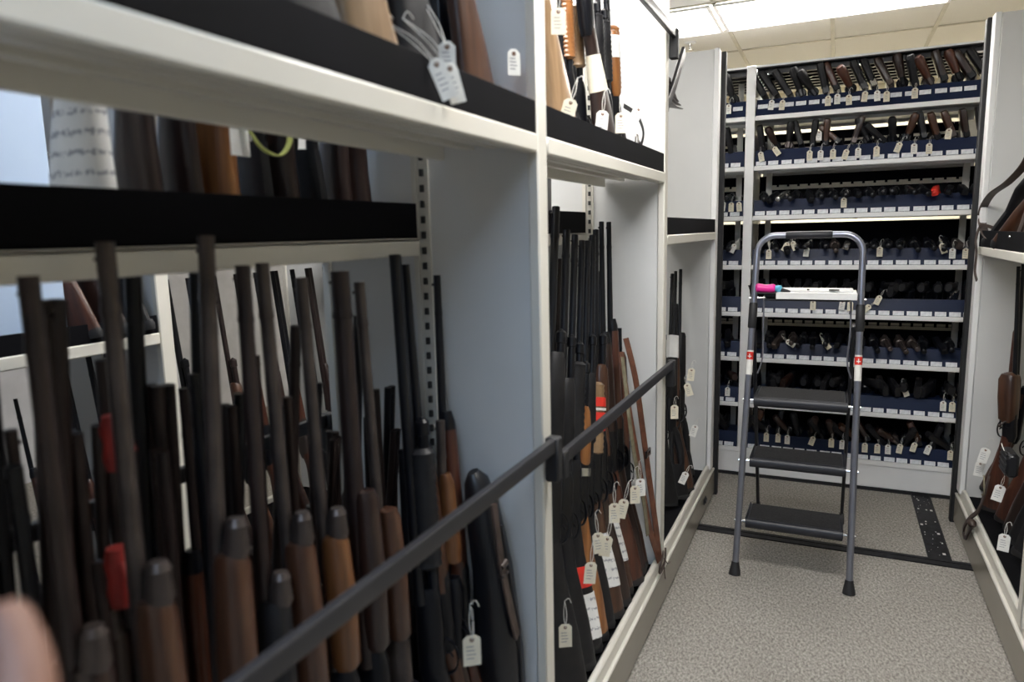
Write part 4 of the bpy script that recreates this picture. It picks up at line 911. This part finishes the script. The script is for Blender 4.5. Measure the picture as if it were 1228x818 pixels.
wpart('holder', 'rubber', lambda b: loft(b, [(-.305, yt, 1.213), (-.20, yt, 1.213)], (.0035, .02), ref=(0, 0, 1), n=12, p=4), r)

# ------------------------------------------------------------------ right carriage contents
RZ = 1.391
lockless = None
g = long_gun('short_black', (.755, 3.80, RZ), (.80, 3.20, 1.98), 'black rifle leaning on the right rack shelf behind the strap', -1, .0, name='rifle', scale=1.3)
g2 = long_gun('short_walnut', (.750, 3.55, RZ), (.79, 3.00, 1.97), 'brown-stocked rifle leaning on the right rack shelf', -1, .0, name='rifle', scale=1.3)
wpart('sling', 'darkleather', lambda b: loft(b, curve_pts([(.66, 3.20, 1.90), (.655, 3.33, 1.74), (.63, 3.50, 1.66), (.615, 3.78, 1.615), (.61, 3.93, 1.54), (.612, 3.84, 1.45), (.62, 3.70, 1.42)], 8), [(.0035, .019)] * 1 * 1 if False else (.0035, .017), ref=(0, .5, 1), n=8, p=5), g)
wpart('loose_strap', 'darkleather', lambda b: loft(b, curve_pts([(.63, 3.74, 1.47), (.60, 3.86, 1.48), (.585, 3.87, 1.42), (.58, 3.80, 1.36), (.578, 3.79, 1.28), (.580, 3.74, 1.24)], 8), (.003, .008), ref=(1, .3, 0), n=8, p=4), g2)
wpart('swivels', 'chrome', lambda b: [ball(b, p_, .006, seg=8) for p_ in ((.648, 3.36, 1.735), (.64, 3.44, 1.69), (.61, 3.60, 1.42), (.61, 3.35, 1.45), (.60, 3.25, 1.44))], g2)
wpart('cartridge_belt', 'darkleather', lambda b: loft(b, curve_pts([(.62, 3.10, 1.80), (.618, 3.02, 1.66), (.615, 3.10, 1.52), (.612, 3.2, 1.42)], 6), (.006, .022), ref=(1, 0, 0), n=8, p=4), g2)
# lower guns
RL = [('bolt_red', 3.62, 3.76, 1.30, 'rifle with wide red-brown forend nearest the right rack end', {'fo': (.44, .68, 'wide', 'walnut'), 'cap': None}),
 ('bolt_red', 3.74, 3.86, 1.32, 'tall rifle with rounded red wood tip on the right rack', {'fo': (.50, .86, 'slim', 'redwood'), 'cap': None}),
 ('bolt_walnut', 3.84, 3.68, 1.05, 'walnut rifle with tan butt low in the right rack', {'L': 1.02, 'fo': (.50, .66, 'slim', 'walnut')}),
 ('auto_walnut', 3.46, 3.38, 1.33, 'brown shotgun standing among straps in the right rack', {'sm': 'redwood', 'bm': 'gunblack'}),
 ('pump_wood', 3.34, 3.27, 1.33, 'dark-barrelled walnut shotgun mid right rack', {'bm': 'gunblack', 'sm': 'darkwalnut'}),
 ('black_long', 3.22, 3.16, 1.33, 'black shotgun behind the black cartridge box in right rack', {}),
 ('black_thumb', 3.10, 3.05, 1.33, 'black rifle right of the ribbed pouch in the right rack', {}),
 ('black_long', 2.98, 2.94, 1.33, 'black shotgun beside the grey post of the right rack', {}),
 ('black_thumb', 2.86, 2.82, 1.33, 'black rifle half hidden by the grey post of the right rack', {})]
for k, yb, ym, zt, lab, ov in RL:
    long_gun(k, (.745 if 'nearest the right rack end' in lab else .765, yb, ZD), ({3.76: .725, 3.86: .762}.get(ym, .80), ym, zt), lab, -1, -R(48) + q.uniform(-.15, .15), name='rifle' if 'rifle' in lab else 'shotgun', over=ov)
for i in range(7):
    y = 2.8 + i * .15
    long_gun(rk[(i * 2) % 9], (.98, y, ZD), (.90, y, 1.25), 'dark gun in the rear of the right rack, %s from the viewer' % ORD[i], 1, 0, group='rear guns of the right rack')
r = thing('ammunition_pouch', 'dark blue-black ribbed pouch among the right rack guns', 'pouch', loc=(.63, 3.10, .60))
part('body', 'nylon', lambda b: (box(b, -.02, .02, -.06, .06, -.045, .045, .010), [box(b, -.0225, -.018, -.058, .058, -.038 + k * .018, -.030 + k * .018, .001) for k in range(5)]), r)
part('cord', 'string', lambda b: loft(b, curve_pts([(-.02, .02, .045), (-.03, .0, .07), (-.025, -.03, .05)], 5), .0015, n=6), r)
r = thing('leather_strap', 'brown leather sling end looped over the right rack sill', 'strap', loc=(.59, 3.40, .25))
wpart('strap', 'darkleather', lambda b: loft(b, curve_pts([(.63, 3.42, .44), (.615, 3.40, .36), (.60, 3.42, .28), (.588, 3.50, .215), (.583, 3.58, .15), (.582, 3.60, .105), (.585, 3.55, .10), (.586, 3.50, .15), (.592, 3.44, .21)], 8), (.004, .011), ref=(1, 0, 0), n=8, p=4), r)
wpart('knot', 'darkleather', lambda b: ball(b, (.588, 3.46, .205), .018, 1, 1.6, 1), r)
wpart('lace', 'olive', lambda b: loft(b, curve_pts([(.612, 3.44, .43), (.600, 3.36, .45), (.600, 3.33, .39), (.605, 3.40, .36)], 6), .003, n=6), r)
for (x, y, z, t, lab) in ((.608, 3.44, .52, .2, 'white tag pinned at the red-brown forend base in right rack'), (.606, 3.50, .44, .1, 'white paper tag left of the leather strap in right rack'),
                       (.612, 3.14, .46, .2, 'white tag under the ribbed pouch in right rack'), (.600, 2.93, .345, .05, 'large white tag low in the right rack with red eyelet')):
    paper_tag((x, y, z), lab, tilt=t, yaw=R(-12), m='tagwhite', w=.036, h=.066, string=.05)

# ------------------------------------------------------------------ photographer's raised hand at the left picture edge
def skinned(name, m, chains, parent=None, lv=2):
    bm = bmesh.new(); sk = bm.verts.layers.skin.verify(); V = {}
    for ch in chains:
        prev = None
        for co, r_ in ch:
            k = tuple(round(c, 4) for c in co)
            if k not in V:
                v = bm.verts.new(co); v[sk].radius = (r_, r_); V[k] = v
                if len(V) == 1: v[sk].use_root = True
            v = V[k]
            if prev is not None and prev is not v: bm.edges.new((prev, v))
            prev = v
    me = bpy.data.meshes.new(name); bm.to_mesh(me); bm.free(); me.materials.append(M[m])
    o = link(name, me, parent)
    a = o.modifiers.new('Skin', 'SKIN'); a.use_smooth_shade = True
    b = o.modifiers.new('Subdivision', 'SUBSURF'); b.levels = lv; b.render_levels = lv
    return o
WR = ((-.300, .010, 1.225), .026); PA = ((-.332, .075, 1.275), .030)
hand = skinned('person', 'skin', [
    [((-.215, -.26, 1.03), .040), ((-.262, -.11, 1.13), .036), WR, PA],
    [WR, ((-.298, .085, 1.262), .019), ((-.284, .145, 1.286), .0150), ((-.306, .162, 1.322), .0130), ((-.327, .168, 1.345), .0095)],
    [PA, ((-.333, .120, 1.318), .013), ((-.352, .150, 1.350), .0095), ((-.372, .158, 1.378), .0085), ((-.386, .150, 1.398), .007)],
    [PA, ((-.352, .115, 1.322), .013), ((-.376, .142, 1.358), .0095), ((-.398, .146, 1.388), .0085), ((-.412, .134, 1.406), .007)],
    [PA, ((-.370, .103, 1.316), .0125), ((-.397, .124, 1.348), .009), ((-.418, .126, 1.374), .008), ((-.431, .114, 1.390), .0065)],
    [PA, ((-.383, .086, 1.304), .0115), ((-.411, .100, 1.328), .008), ((-.430, .100, 1.348), .007), ((-.441, .090, 1.360), .006)]])
tag(hand, 'person, blurred raised hand with dark sleeve at the lower left picture edge', 'person')
link('sleeve', None, None) if False else part('sleeve', 'sleeve', lambda b: loft(b, [(-.20, -.31, 1.0), (-.238, -.19, 1.078), (-.275, -.07, 1.16), (-.277, -.065, 1.163)], [.056, .052, .046, .040], n=18, ref=(1, 0, 0)), hand)
